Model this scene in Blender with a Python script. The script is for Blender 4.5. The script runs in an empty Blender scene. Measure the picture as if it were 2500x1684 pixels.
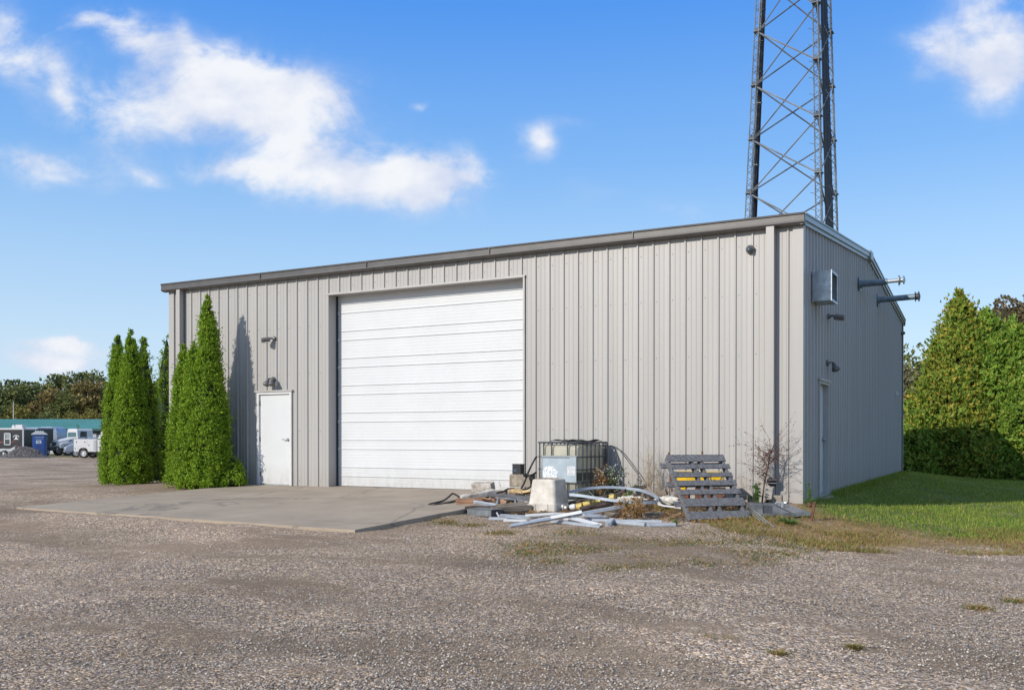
import bpy, bmesh, math, random
import numpy as np
from mathutils import Vector, Matrix, Euler

sc = bpy.context.scene
R = math.radians
random.seed(7)
rng = np.random.default_rng(7)

# ------------------------------------------------------------------ camera, sky, sun, exposure
YAW, PITCH = .4947, -.0064
cam = bpy.data.cameras.new('camera'); camo = bpy.data.objects.new('camera', cam)
sc.collection.objects.link(camo); sc.camera = camo
cam.sensor_width = 36; cam.lens = 36*2283.67/2500; cam.shift_y = (1086.24-842)/2500
cam.clip_start = .1; cam.clip_end = 4000
camo.location = (3.2478, -16.4653, 1.0595)
camo.rotation_euler = (math.pi/2+PITCH, 0, YAW)

SUN_AZ, SUN_EL = R(20.5), R(26)          # light travels towards +Y and a little +X
sun = bpy.data.lights.new('sun', 'SUN'); suno = bpy.data.objects.new('sun', sun)
sc.collection.objects.link(suno)
sun.energy = 4.9; sun.angle = R(.53); sun.color = (1, .93, .82)
tv = Vector((math.sin(SUN_AZ)*math.cos(SUN_EL), math.cos(SUN_AZ)*math.cos(SUN_EL), -math.sin(SUN_EL)))
suno.rotation_euler = tv.to_track_quat('-Z', 'Y').to_euler(); suno.location = (-20, -40, 30)

sc.view_settings.view_transform = 'Standard'; sc.view_settings.look = 'None'
sc.view_settings.exposure = -.22; sc.view_settings.gamma = 1
try:
    sc.cycles.max_bounces = 6; sc.cycles.diffuse_bounces = 3; sc.cycles.glossy_bounces = 3
    sc.cycles.transmission_bounces = 4; sc.cycles.transparent_max_bounces = 6
except Exception: pass

CAM = np.array(camo.location)
rv = np.array([math.cos(YAW), math.sin(YAW), 0.]); fwv = np.array([-math.sin(YAW), math.cos(YAW), 0.])
_f2 = fwv*math.cos(PITCH)+np.array([0, 0, math.sin(PITCH)]); _u2 = -fwv*math.sin(PITCH)+np.array([0, 0, math.cos(PITCH)])

def ray(px, py): return rv*(px-1250)/2283.67 - _u2*(py-1086.24)/2283.67 + _f2
def at(px, py, y):                       # survey helper: the place on the upright plane Y=y
    v = ray(px, py); return CAM+v*(y-CAM[1])/v[1]
def gz(x, y):
    e = max(x, 0)/2.3+max(-15.4-x, 0)/10+max(-y, 0)/10+max(y-16, 0)/14
    return -.04-.5*(1-math.exp(-e))
def gnd(px, py):
    v = ray(px, py); t = 3.
    while t < 400:
        p = CAM+v*t
        if p[2] <= gz(p[0], p[1]): return p
        t += .02
    return p
def gndh(px, py, h):
    v = ray(px, py); t = 3.
    while t < 400:
        p = CAM+v*t
        if p[2] <= gz(p[0], p[1])+h: return p
        t += .01
    return p
def clear(p, h):                         # bring a surveyed point forward until it lies on top of the ground
    p = np.array(p, dtype=float)
    while p[2] < gz(p[0], p[1])+h: p = p+(CAM-p)*.002
    return p
c3 = lambda x, y: (1000+x*.24055, 1020+y*.24055)
c4 = lambda x, y: (1480+x*.24055, 1020+y*.24055)
z1 = lambda x, y: (1060+x*.12027, 1120+y*.12027)
z2 = lambda x, y: (1340+x*.12027, 1120+y*.12027)

world = bpy.data.worlds.new('World'); sc.world = world; world.use_nodes = True
def build_sky():
    nt = world.node_tree; N = nt.nodes; L = nt.links; N.clear()
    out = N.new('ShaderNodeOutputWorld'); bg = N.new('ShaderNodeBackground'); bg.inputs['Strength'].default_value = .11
    sky = N.new('ShaderNodeTexSky'); sky.sky_type = 'NISHITA'; sky.sun_disc = False
    sky.sun_elevation = SUN_EL; sky.sun_rotation = math.pi+SUN_AZ
    sky.air_density = 1.0; sky.dust_density = .35; sky.ozone_density = 3.2
    hs = N.new('ShaderNodeHueSaturation'); hs.inputs['Saturation'].default_value = 1.1; hs.inputs['Value'].default_value = 1.5
    L.new(sky.outputs[0], hs.inputs['Color'])
    tc = N.new('ShaderNodeTexCoord')
    def vdot(vec):
        n = N.new('ShaderNodeVectorMath'); n.operation = 'DOT_PRODUCT'; L.new(tc.outputs['Generated'], n.inputs[0]); n.inputs[1].default_value = vec
        return n.outputs['Value']
    def m(op, a, b=None, c=None, clamp=False):
        n = N.new('ShaderNodeMath'); n.operation = op; n.use_clamp = clamp
        for i, v in enumerate((a, b, c)):
            if v is None: continue
            if isinstance(v, (int, float)): n.inputs[i].default_value = v
            else: L.new(v, n.inputs[i])
        return n.outputs[0]
    # clear autumn sky: deep blue paling to the horizon, blended with the physical sky
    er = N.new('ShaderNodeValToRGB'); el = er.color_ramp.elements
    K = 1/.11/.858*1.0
    for i, (p, c) in enumerate([(0., (.62, .80, .98)), (.10, (.60, .79, .99)), (.19, (.43, .68, 1.0)), (.28, (.24, .52, .99)), (.42, (.085, .34, .97)), (.52, (.16, .36, .82)), (.68, (.48, .60, .82)), (1., (.62, .70, .84))]):  # overhead stops, out of view, brightened to add fill light on walls and trees
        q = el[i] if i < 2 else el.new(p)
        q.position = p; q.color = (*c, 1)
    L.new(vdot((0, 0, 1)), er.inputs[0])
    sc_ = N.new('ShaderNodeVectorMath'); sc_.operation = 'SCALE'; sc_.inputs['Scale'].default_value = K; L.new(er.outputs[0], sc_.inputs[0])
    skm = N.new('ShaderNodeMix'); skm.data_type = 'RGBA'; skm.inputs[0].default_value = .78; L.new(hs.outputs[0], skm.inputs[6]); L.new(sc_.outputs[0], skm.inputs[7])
    f = m('MAXIMUM', vdot(tuple(fwv)), .05)
    u = m('DIVIDE', vdot(tuple(rv)), f); v = m('DIVIDE', vdot((0, 0, 1)), f)
    # wispy fine noise and turbulent warp, fixed in the sky
    cmb = N.new('ShaderNodeCombineXYZ'); L.new(u, cmb.inputs[0]); L.new(v, cmb.inputs[1])
    def noise(scale, detail, rough, off=0, dist=0):
        mp = N.new('ShaderNodeMapping'); mp.inputs['Location'].default_value = (off, off*1.7, 0); mp.inputs['Scale'].default_value = (1, 1.35, 1)
        L.new(cmb.outputs[0], mp.inputs[0])
        n = N.new('ShaderNodeTexNoise'); n.inputs['Scale'].default_value = scale; n.inputs['Detail'].default_value = detail
        n.inputs['Roughness'].default_value = rough; n.inputs['Distortion'].default_value = dist; L.new(mp.outputs[0], n.inputs['Vector'])
        return n
    wn = noise(9, 4, .55, 3.1)
    sp = N.new('ShaderNodeSeparateColor'); L.new(wn.outputs['Color'], sp.inputs[0])
    uw = m('ADD', u, m('MULTIPLY', m('SUBTRACT', sp.outputs[0], .5), .075))
    vw = m('ADD', v, m('MULTIPLY', m('SUBTRACT', sp.outputs[1], .5), .055))
    blobs = [(640,192,185,66,8,1.4),(450,262,175,60,-6,.92),(640,290,150,60,15,.75),(700,380,90,75,20,.6),(880,425,150,62,6,1.2),(1030,430,125,55,5,1.25),
             (590,425,110,36,10,1.1),(290,85,85,34,18,.85),(225,75,30,25,0,.45),(150,205,32,66,-25,.9),(25,100,55,130,-25,.8),(115,410,130,38,10,.85),
             (370,440,45,26,25,.5),(1305,350,30,48,-15,.75),(1372,298,42,26,0,.36),(1190,410,32,52,-35,.62),(1025,262,17,17,0,.42),(450,120,26,60,-30,.45),(180,130,60,60,30,.35),(380,150,90,50,10,.25),(240,250,60,50,0,.34),(700,330,70,40,30,.3),
             (300,330,80,90,20,.42),(2470,90,125,90,20,1.3),(2310,130,105,42,15,.85),(2430,200,55,60,-10,.7),(2250,190,60,25,0,.25),
             (1670,515,70,22,0,.36),(1440,480,80,26,0,.22),(145,836,46,16,0,.85),(240,848,50,20,0,.85),(165,882,75,18,0,.85),(60,885,130,28,0,.6),(180,905,150,20,0,.35),(60,835,120,22,0,.22),
             (820,260,60,40,20,.35),(2330,880,200,40,0,.15),]
    tot = None
    for (cx, cy, a, b, rot, amp) in blobs:
        cu, cv = (cx-1250)/2283.67, (1071.6-cy)/2283.67
        a *= 1.12/2283.67; b *= 1.12/2283.67; cs, sn = math.cos(R(-rot)), math.sin(R(-rot))
        du = m('SUBTRACT', uw, cu); dv = m('SUBTRACT', vw, cv)
        p = m('ADD', m('MULTIPLY', du, cs/a), m('MULTIPLY', dv, sn/a)); q = m('ADD', m('MULTIPLY', du, -sn/b), m('MULTIPLY', dv, cs/b))
        r2 = m('ADD', m('MULTIPLY', p, p), m('MULTIPLY', q, q))
        g = m('MULTIPLY', m('EXPONENT', m('MULTIPLY', r2, -1.0)), amp)
        tot = g if tot is None else m('ADD', tot, g)
    n1 = noise(11, 10, .60, 2.3, .5)
    n2 = noise(42, 8, .62, 7.7, .2)
    nn = m('ADD', m('MULTIPLY', m('SUBTRACT', n1.outputs['Fac'], .5), 2.6), m('MULTIPLY', m('SUBTRACT', n2.outputs['Fac'], .5), .9))
    d = m('ADD', tot, m('MULTIPLY', nn, m('MINIMUM', m('ADD', m('MULTIPLY', tot, 1.5), .03), .98)))
    mr = N.new('ShaderNodeMapRange'); mr.interpolation_type = 'SMOOTHSTEP'; L.new(d, mr.inputs[0])
    mr.inputs[1].default_value = .0; mr.inputs[2].default_value = 1.35; mr.inputs[3].default_value = 0; mr.inputs[4].default_value = .95
    front = m('GREATER_THAN', vdot(tuple(fwv)), .06)
    alpha = m('MULTIPLY', mr.outputs[0], front)
    shade = noise(10, 5, .55, 12.3)
    cr = N.new('ShaderNodeMix'); cr.data_type = 'RGBA'
    core = m('MULTIPLY', m('ADD', m('MULTIPLY', m('MINIMUM', d, 1.4), .30), m('MULTIPLY', m('SUBTRACT', shade.outputs['Fac'], .40), 3.2)), 1.0, clamp=True)
    L.new(core, cr.inputs[0]); cr.inputs[6].default_value = (6.3, 7.1, 9.2, 1); cr.inputs[7].default_value = (9.9, 10.0, 10.3, 1)
    mx = N.new('ShaderNodeMix'); mx.data_type = 'RGBA'
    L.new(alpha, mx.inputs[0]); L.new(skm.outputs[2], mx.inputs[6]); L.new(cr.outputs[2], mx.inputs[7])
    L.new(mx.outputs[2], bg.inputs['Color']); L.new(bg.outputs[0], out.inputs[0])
    world.cycles.sampling_method = 'MANUAL'; world.cycles.sample_map_resolution = 512
build_sky()

# ------------------------------------------------------------------ materials
_M = {}
def mat(name, col, rough=.6, metal=0., var=.12, scale=3., bump=0., bscale=60., col2=None, sc2=(1, 1, 1), spec=.5, ao=None, transl=0, island=None):
    """procedural paint / wood / metal: base colour broken up by two noises, fine bump"""
    if name in _M: return _M[name]
    M = bpy.data.materials.new(name); M.use_nodes = True; nt = M.node_tree; N = nt.nodes; L = nt.links
    b = N['Principled BSDF']; b.inputs['Roughness'].default_value = rough; b.inputs['Metallic'].default_value = metal
    b.inputs['Specular IOR Level'].default_value = spec
    tc = N.new('ShaderNodeTexCoord'); mp = N.new('ShaderNodeMapping'); mp.inputs['Scale'].default_value = sc2; L.new(tc.outputs['Object'], mp.inputs[0])
    n = N.new('ShaderNodeTexNoise'); n.inputs['Scale'].default_value = scale; n.inputs['Detail'].default_value = 6; n.inputs['Roughness'].default_value = .6
    L.new(mp.outputs[0], n.inputs['Vector'])
    ramp = N.new('ShaderNodeValToRGB'); e = ramp.color_ramp.elements
    c2 = col2 or tuple(max(0, c*(1-var*2)) for c in col); c1 = tuple(min(1, c*(1+var*.6)) for c in col)
    e[0].position = .32; e[0].color = (*c2, 1); e[1].position = .66; e[1].color = (*c1, 1)
    L.new(n.outputs['Fac'], ramp.inputs[0]); src = ramp.outputs[0]
    if island:                                     # leaf-to-leaf colour spread
        g = N.new('ShaderNodeNewGeometry'); r2 = N.new('ShaderNodeValToRGB'); el = r2.color_ramp.elements
        for i, (p, c) in enumerate(island):
            if i < 2: q = el[i]; q.position = p
            else: q = el.new(p)
            q.color = (*c, 1)
        L.new(g.outputs['Random Per Island'], r2.inputs[0])
        mx = N.new('ShaderNodeMix'); mx.data_type = 'RGBA'; mx.inputs[0].default_value = .62; L.new(src, mx.inputs[6]); L.new(r2.outputs[0], mx.inputs[7]); src = mx.outputs[2]
    L.new(src, b.inputs['Base Color'])
    if bump:
        n2 = N.new('ShaderNodeTexNoise'); n2.inputs['Scale'].default_value = bscale; n2.inputs['Detail'].default_value = 5; L.new(mp.outputs[0], n2.inputs['Vector'])
        bp = N.new('ShaderNodeBump'); bp.inputs['Strength'].default_value = bump; bp.inputs['Distance'].default_value = .01
        L.new(n2.outputs['Fac'], bp.inputs['Height']); L.new(bp.outputs[0], b.inputs['Normal'])
    if transl:
        t = N.new('ShaderNodeBsdfTranslucent'); L.new(src, t.inputs['Color'])
        ms = N.new('ShaderNodeMixShader'); ms.inputs[0].default_value = transl
        L.new(b.outputs[0], ms.inputs[1]); L.new(t.outputs[0], ms.inputs[2]); L.new(ms.outputs[0], N['Material Output'].inputs['Surface'])
    _M[name] = M; return M

def wall_paint():
    M = mat('wall_panel_paint', (.385, .371, .353), .42, 0, .055, 1.9, .10, 2.2, sc2=(1.6, 1.6, .06))
    nt = M.node_tree; N = nt.nodes; L = nt.links; b = N['Principled BSDF']
    src = b.inputs['Base Color'].links[0].from_socket
    # splash dirt near the ground and faint run-off streaks
    tc = N.new('ShaderNodeTexCoord'); sp = N.new('ShaderNodeSeparateXYZ'); L.new(tc.outputs['Object'], sp.inputs[0])
    n = N.new('ShaderNodeTexNoise'); n.inputs['Scale'].default_value = 2.2; n.inputs['Detail'].default_value = 8
    mp = N.new('ShaderNodeMapping'); mp.inputs['Scale'].default_value = (6, 6, .8); L.new(tc.outputs['Object'], mp.inputs[0]); L.new(mp.outputs[0], n.inputs['Vector'])
    mr = N.new('ShaderNodeMapRange'); L.new(sp.outputs['Z'], mr.inputs[0]); mr.inputs[1].default_value = .0; mr.inputs[2].default_value = .55; mr.inputs[3].default_value = .55; mr.inputs[4].default_value = .03
    mu = N.new('ShaderNodeMath'); mu.operation = 'MULTIPLY'; L.new(mr.outputs[0], mu.inputs[0]); L.new(n.outputs['Fac'], mu.inputs[1])
    mx = N.new('ShaderNodeMix'); mx.data_type = 'RGBA'; L.new(mu.outputs[0], mx.inputs[0]); L.new(src, mx.inputs[6]); mx.inputs[7].default_value = (.27, .23, .19, 1)
    L.new(mx.outputs[2], b.inputs['Base Color']); return M

WALL = wall_paint()
TRIM = mat('fascia_trim_paint', (.088, .083, .080), .38, 0, .1, 4, .03)
TRIML = mat('door_trim_paint', (.42, .40, .38), .42, 0, .06, 4)
DOORW = mat('white_door_paint', (.60, .615, .625), .38, 0, .02, 1.5, .02, 8)
def grime(M, z0, z1, col, amt):
    nt = M.node_tree; N = nt.nodes; L = nt.links; b = N['Principled BSDF']; src = b.inputs['Base Color'].links[0].from_socket
    tc = N.new('ShaderNodeTexCoord'); sp = N.new('ShaderNodeSeparateXYZ'); L.new(tc.outputs['Object'], sp.inputs[0])
    mp = N.new('ShaderNodeMapping'); mp.inputs['Scale'].default_value = (3, 3, 1.4); L.new(tc.outputs['Object'], mp.inputs[0])
    n = N.new('ShaderNodeTexNoise'); n.inputs['Scale'].default_value = 2.5; n.inputs['Detail'].default_value = 9; n.inputs['Roughness'].default_value = .7; L.new(mp.outputs[0], n.inputs['Vector'])
    mr = N.new('ShaderNodeMapRange'); L.new(sp.outputs['Z'], mr.inputs[0]); mr.inputs[1].default_value = z0; mr.inputs[2].default_value = z1; mr.inputs[3].default_value = amt; mr.inputs[4].default_value = amt*.05
    p = N.new('ShaderNodeMath'); p.operation = 'POWER'; L.new(n.outputs['Fac'], p.inputs[0]); p.inputs[1].default_value = 2.
    mu = N.new('ShaderNodeMath'); mu.operation = 'MULTIPLY'; L.new(mr.outputs[0], mu.inputs[0]); L.new(p.outputs[0], mu.inputs[1])
    mx = N.new('ShaderNodeMix'); mx.data_type = 'RGBA'; L.new(mu.outputs[0], mx.inputs[0]); L.new(src, mx.inputs[6]); mx.inputs[7].default_value = (*col, 1); L.new(mx.outputs[2], b.inputs['Base Color'])
grime(DOORW, 0, .5, (.30, .26, .21), 1.3)
STEEL = mat('galvanised_steel', (.46, .49, .51), .36, .75, .16, 9, .03)
ALUM = mat('grey_aluminium', (.42, .47, .54), .42, .35, .12, 6, .03)
ALUMW = mat('white_aluminium_trim', (.64, .65, .66), .4, .0, .06, 6)
PIPEM = mat('blue_grey_galvanised_pipe', (.17, .23, .28), .45, .35, .15, 7)
DARKM = mat('dark_weathered_metal', (.09, .10, .115), .5, .4, .25, 8)
TOWERM = mat('tower_galvanised', (.20, .23, .26), .6, .25, .25, .8)
CABLE = mat('black_cable_jacket', (.02, .02, .022), .5, 0, .2, 5)
RUBBER = mat('black_rubber', (.018, .018, .02), .55, 0, .25, 20)
BLACK = mat('black_plastic', (.02, .022, .025), .4, 0, .25, 10)
LAMPM = mat('bronze_lamp_metal', (.17, .165, .16), .5, .3, .25, 20)
GLASS = mat('dark_window_glass', (.05, .07, .08), .08, 0, .3, 2, spec=.9)
WOODG = mat('weathered_grey_wood', (.165, .165, .175), .85, 0, .3, 5, .5, 90, sc2=(1, 8, 8))
WOODB = mat('weathered_brown_wood', (.25, .205, .165), .85, 0, .3, 5, .5, 60, sc2=(1, 9, 9))
WOODR = mat('reddish_board_wood', (.36, .20, .12), .8, 0, .3, 5, .4, 60, sc2=(1, 9, 9))
WOODY = mat('fresh_split_wood', (.62, .44, .22), .8, 0, .25, 8, .4, 60)
WOODW = mat('peeling_white_timber', (.52, .49, .45), .85, 0, .2, 9, .5, 60, col2=(.22, .17, .13))
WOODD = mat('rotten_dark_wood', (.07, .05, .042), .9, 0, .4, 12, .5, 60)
CONC = mat('rough_concrete_block', (.33, .28, .22), .9, 0, .22, 14, .6, 60)
BINM = mat('dirty_cream_plastic', (.60, .56, .50), .55, 0, .10, 6, .08, 30, col2=(.42, .38, .33))
TOTE = mat('translucent_cream_plastic', (.80, .77, .63), .4, 0, .08, 2.5, transl=.5)
LIQ = mat('stained_tote_plastic', (.16, .17, .14), .4, 0, .15, 4)
YEL = mat('yellow_machine_paint', (.75, .46, .01), .42, 0, .15, 5)
YPVC = mat('yellowed_plastic_pipe', (.55, .42, .13), .55, 0, .25, 8)
WHITE = mat('white_vehicle_paint', (.62, .62, .62), .3, 0, .03, 3)
SILV = mat('silver_grey_paint', (.36, .41, .50), .3, .3, .1, 3)
CHROME = mat('chrome_trim', (.6, .62, .65), .2, .9, .1, 6)
TYRE = mat('tyre_rubber', (.022, .022, .024), .8, 0, .3, 12)
BLUEP = mat('blue_plastic_cabin', (.035, .10, .36), .45, 0, .12, 3)
NAVY = mat('dark_blue_grey_plastic', (.05, .07, .13), .5, 0, .2, 3)
BLACKP = mat('black_trailer_siding', (.018, .018, .022), .45, 0, .2, 5)
BGREY = mat('blue_grey_panel', (.26, .36, .56), .45, 0, .08, 2)
RED = mat('red_stripe_paint', (.45, .03, .03), .5)
GREENR = mat('green_metal_roof', (.13, .37, .32), .4, 0, .06, .3)
CREAM = mat('pale_garage_door', (.45, .46, .47), .6, 0, .05, 2)
RUST = mat('rusty_steel', (.16, .07, .04), .85, .1, .3, 14)
BAGM = mat('crumpled_white_sack', (.68, .65, .58), .75, 0, .25, 12, .8, 20)
GREYPIPE = mat('grey_plastic_conduit', (.33, .36, .40), .5, 0, .1, 8)
BARK = mat('tree_bark', (.085, .065, .05), .95, 0, .3, 12, .6, 30)
TWIG = mat('bare_twig', (.12, .07, .055), .9, 0, .25, 10)
DRYST = mat('dry_straw_stem', (.38, .30, .20), .85, 0, .2, 10)

ARB = mat('arborvitae_foliage', (0.221, 0.382, 0.022), .6, 0, .25, 1.6, transl=.28, spec=.3,
          island=[(0., (0.055, 0.122, 0.016)), (.35, (0.184, 0.325, 0.019)), (.75, (0.312, 0.455, 0.029)), (.97, (0.479, 0.585, 0.048)), (1., (0.552, 0.357, 0.048))])
HEDGE = mat('conifer_hedge_foliage', (0.207, 0.336, 0.040), .6, 0, .3, .9, transl=.28, spec=.3,
            island=[(0., (0.052, 0.119, 0.025)), (.35, (0.177, 0.318, 0.036)), (.78, (0.296, 0.437, 0.059)), (.9, (0.384, 0.419, 0.067)), (1., (0.532, 0.336, 0.067))])
HEDGEO = mat('conifer_foliage_with_orange_cones', (0.204, 0.300, 0.034), .6, 0, .3, .9, transl=.25, spec=.3,
             island=[(0., (0.054, 0.119, 0.023)), (.35, (0.189, 0.300, 0.034)), (.66, (0.298, 0.380, 0.056)), (.86, (0.487, 0.348, 0.056)), (1., (0.649, 0.316, 0.047))])
OAKG = mat('dark_green_oak_foliage', (0.150, 0.188, 0.060), .7, 0, .3, .15, transl=.2, spec=.25,
           island=[(0., (0.045, 0.063, 0.027)), (.5, (0.165, 0.195, 0.060)), (.85, (0.270, 0.285, 0.090)), (1., (0.390, 0.330, 0.120))])
OAKB = mat('bronze_oak_foliage', (0.242, 0.193, 0.075), .7, 0, .3, .15, transl=.2, spec=.25,
           island=[(0., (0.078, 0.068, 0.033)), (.5, (0.264, 0.206, 0.075)), (.85, (0.375, 0.275, 0.091)), (1., (0.463, 0.372, 0.137))])
OAKY = mat('yellow_green_foliage', (0.182, 0.169, 0.039), .7, 0, .3, .15, transl=.2, spec=.25,
           island=[(0., (0.078, 0.078, 0.026)), (.5, (0.286, 0.260, 0.065)), (.85, (0.416, 0.351, 0.091)), (1., (0.546, 0.416, 0.117))])
BRNL = mat('brown_autumn_foliage', (.13, .10, .05), .7, 0, .3, .8, transl=.2,
           island=[(0., (.05, .06, .02)), (.4, (.1, .1, .04)), (.75, (.2, .13, .07)), (1., (.34, .22, .13))])
GREYL = mat('grey_green_shrub_foliage', (.2, .2, .11), .7, 0, .2, 2, transl=.2,
            island=[(0., (.12, .12, .06)), (.5, (.22, .21, .12)), (1., (.34, .3, .2))])
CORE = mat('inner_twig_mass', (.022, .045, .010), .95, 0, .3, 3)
GRASSM = mat('lawn_grass', (0.221, 0.328, 0.042), .6, 0, .3, .7, transl=.35, spec=.25,
             island=[(0., (0.069, 0.147, 0.021)), (.45, (0.240, 0.347, 0.042)), (.8, (0.378, 0.415, 0.078)), (1., (0.718, 0.519, 0.207))])
DRYG = mat('dry_brown_grass', (0.331, 0.206, 0.083), .75, 0, .3, 1.2, transl=.25, spec=.2,
           island=[(0., (0.166, 0.103, 0.048)), (.4, (0.414, 0.262, 0.110)), (.7, (0.580, 0.372, 0.166)), (.85, (0.276, 0.289, 0.068)), (1., (0.193, 0.276, 0.055))])
WEED = mat('green_weed_leaves', (.07, .15, .025), .6, 0, .25, 8, transl=.3,
           island=[(0., (.05, .11, .02)), (.7, (.1, .19, .03)), (1., (.15, .22, .05))])
DEADP = mat('dead_brown_leaves', (.30, .17, .06), .8, 0, .3, 8, transl=.2,
            island=[(0., (.13, .06, .02)), (.5, (.32, .17, .05)), (1., (.48, .33, .14))])
REDL = mat('dark_red_leaves', (.10, .025, .015), .7, 0, .3, 8, island=[(0., (.05, .02, .012)), (.6, (.12, .03, .015)), (1., (.2, .08, .03))])
PETAL = mat('white_petals', (.8, .8, .76), .6)
PEBBLE = mat('loose_pebbles', (.36, .33, .30), .8, 0, .15, 2,
             island=[(0., (.06, .055, .055)), (.25, (.17, .145, .13)), (.55, (.33, .275, .23)), (.85, (.55, .46, .37)), (1., (.9, .82, .7))])

# ------------------------------------------------------------------ mesh helpers
class MB:
    def __init__(s): s.v = []; s.f = []; s.mi = []; s.cur = 0
    def _add(s, vs, fs):
        o = len(s.v); s.v += [tuple(map(float, p)) for p in vs]; s.f += [tuple(i+o for i in q) for q in fs]; s.mi += [s.cur]*len(fs); return s
    def box(s, c, d, rot=None):
        hx, hy, hz = d[0]/2, d[1]/2, d[2]/2
        P = [Vector((x*hx, y*hy, z*hz)) for x in (-1, 1) for y in (-1, 1) for z in (-1, 1)]
        if rot is not None: P = [rot @ p for p in P]
        P = [p+Vector(c) for p in P]
        return s._add(P, [(0, 1, 3, 2), (4, 6, 7, 5), (0, 4, 5, 1), (2, 3, 7, 6), (0, 2, 6, 4), (1, 5, 7, 3)])
    def bb(s, x0, x1, y0, y1, z0, z1): return s.box(((x0+x1)/2, (y0+y1)/2, (z0+z1)/2), (abs(x1-x0), abs(y1-y0), abs(z1-z0)))
    def bar(s, a, b, w, h, roll=0, up=(0, 0, 1)):
        a = Vector(a); b = Vector(b); t = (b-a)
        if t.length < 1e-6: return s
        t.normalize(); u = Vector(up)
        if abs(t.dot(u)) > .98: u = Vector((0, 1, 0))
        sd = t.cross(u).normalized(); u = sd.cross(t)
        if roll: q = Matrix.Rotation(roll, 3, t); sd = q @ sd; u = q @ u
        P = [p+sd*i*w/2+u*j*h/2 for p in (a, b) for i, j in ((-1, -1), (1, -1), (1, 1), (-1, 1))]
        return s._add(P, [(0, 1, 2, 3), (7, 6, 5, 4), (0, 4, 5, 1), (1, 5, 6, 2), (2, 6, 7, 3), (3, 7, 4, 0)])
    def path(s, pts, w, h):
        """bent rectangular section along a path"""
        pts = [Vector(p) for p in pts]; rings = []
        for i, p in enumerate(pts):
            t = (pts[min(i+1, len(pts)-1)]-pts[max(i-1, 0)]).normalized(); sd = t.cross(Vector((0, 0, 1))).normalized(); u = sd.cross(t)
            rings.append([p+sd*a*w/2+u*b*h/2 for a, b in ((-1, -1), (1, -1), (1, 1), (-1, 1))])
        n = 4; V = [q for r in rings for q in r]; F = [(i*n+j, i*n+(j+1) % n, (i+1)*n+(j+1) % n, (i+1)*n+j) for i in range(len(pts)-1) for j in range(n)]
        return s._add(V, F+[(3, 2, 1, 0), tuple(len(V)-4+k for k in range(4))])
    def tube(s, pts, r, n=8, cap=True):
        pts = [Vector(p) for p in pts]; rr = r if hasattr(r, '__len__') else [r]*len(pts); V = []; u = None
        for i, p in enumerate(pts):
            t = (pts[min(i+1, len(pts)-1)]-pts[max(i-1, 0)]).normalized()
            if u is None: u = Vector((0, 0, 1)) if abs(t.z) < .9 else Vector((1, 0, 0))
            sd = t.cross(u).normalized(); u = sd.cross(t).normalized()
            V += [p+(sd*math.cos(a)+u*math.sin(a))*rr[i] for a in (2*math.pi*k/n for k in range(n))]
        F = [(i*n+j, i*n+(j+1) % n, (i+1)*n+(j+1) % n, (i+1)*n+j) for i in range(len(pts)-1) for j in range(n)]
        if cap: F += [tuple(range(n-1, -1, -1)), tuple((len(pts)-1)*n+k for k in range(n))]
        return s._add(V, F)
    def lathe(s, prof, n=16, M=None, caps=True):
        V = []; M = M or Matrix.Identity(4)
        for r, z in prof: V += [M @ Vector((r*math.cos(2*math.pi*k/n), r*math.sin(2*math.pi*k/n), z)) for k in range(n)]
        m = len(prof); F = [(i*n+j, i*n+(j+1) % n, (i+1)*n+(j+1) % n, (i+1)*n+j) for i in range(m-1) for j in range(n)]
        return s._add(V, F+([tuple(range(n-1, -1, -1)), tuple((m-1)*n+k for k in range(n))] if caps else []))
    def prism(s, poly, d0, d1, M=None):
        """poly = list of (x,z) extruded along y from d0 to d1"""
        M = M or Matrix.Identity(4); n = len(poly)
        V = [M @ Vector((x, d0, z)) for x, z in poly]+[M @ Vector((x, d1, z)) for x, z in poly]
        return s._add(V, [(i, (i+1) % n, n+(i+1) % n, n+i) for i in range(n)]+[tuple(range(n-1, -1, -1)), tuple(range(n, 2*n))])
    def quad(s, *p): return s._add(p, [tuple(range(len(p)))])
    def build(s, name, m, parent=None, bevel=0, smooth=False, loc=None, rz=None, noz=None):
        me = bpy.data.meshes.new(name); me.from_pydata(s.v, [], s.f)
        for x in (m if isinstance(m, (list, tuple)) else [m]): me.materials.append(x)
        if any(s.mi): me.polygons.foreach_set('material_index', s.mi)
        b = bmesh.new(); b.from_mesh(me); bmesh.ops.recalc_face_normals(b, faces=b.faces); b.to_mesh(me); b.free()
        if smooth: me.polygons.foreach_set('use_smooth', [True]*len(me.polygons))
        me.update(); o = bpy.data.objects.new(name, me); sc.collection.objects.link(o)
        if parent: o.parent = parent
        if loc is not None: o.location = loc
        if rz is not None: o.rotation_euler.z = rz
        if bevel:
            bv = o.modifiers.new('bevel', 'BEVEL'); bv.width = bevel; bv.segments = 2; bv.limit_method = 'ANGLE'
        return o

def npmesh(name, V, F, m, parent=None, loc=None, smooth=False):
    V = np.asarray(V, dtype=np.float32); F = np.asarray(F, dtype=np.int32); k = F.shape[1]
    me = bpy.data.meshes.new(name); me.vertices.add(len(V)); me.vertices.foreach_set('co', V.ravel())
    me.loops.add(F.size); me.loops.foreach_set('vertex_index', F.ravel())
    me.polygons.add(len(F)); me.polygons.foreach_set('loop_start', np.arange(0, F.size, k, dtype=np.int32)); me.polygons.foreach_set('loop_total', np.full(len(F), k, dtype=np.int32))
    if smooth: me.polygons.foreach_set('use_smooth', np.ones(len(F), dtype=bool))
    me.materials.append(m); me.update(calc_edges=True); me.validate()
    o = bpy.data.objects.new(name, me); sc.collection.objects.link(o)
    if parent: o.parent = parent
    if loc is not None: o.location = loc
    return o

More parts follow.
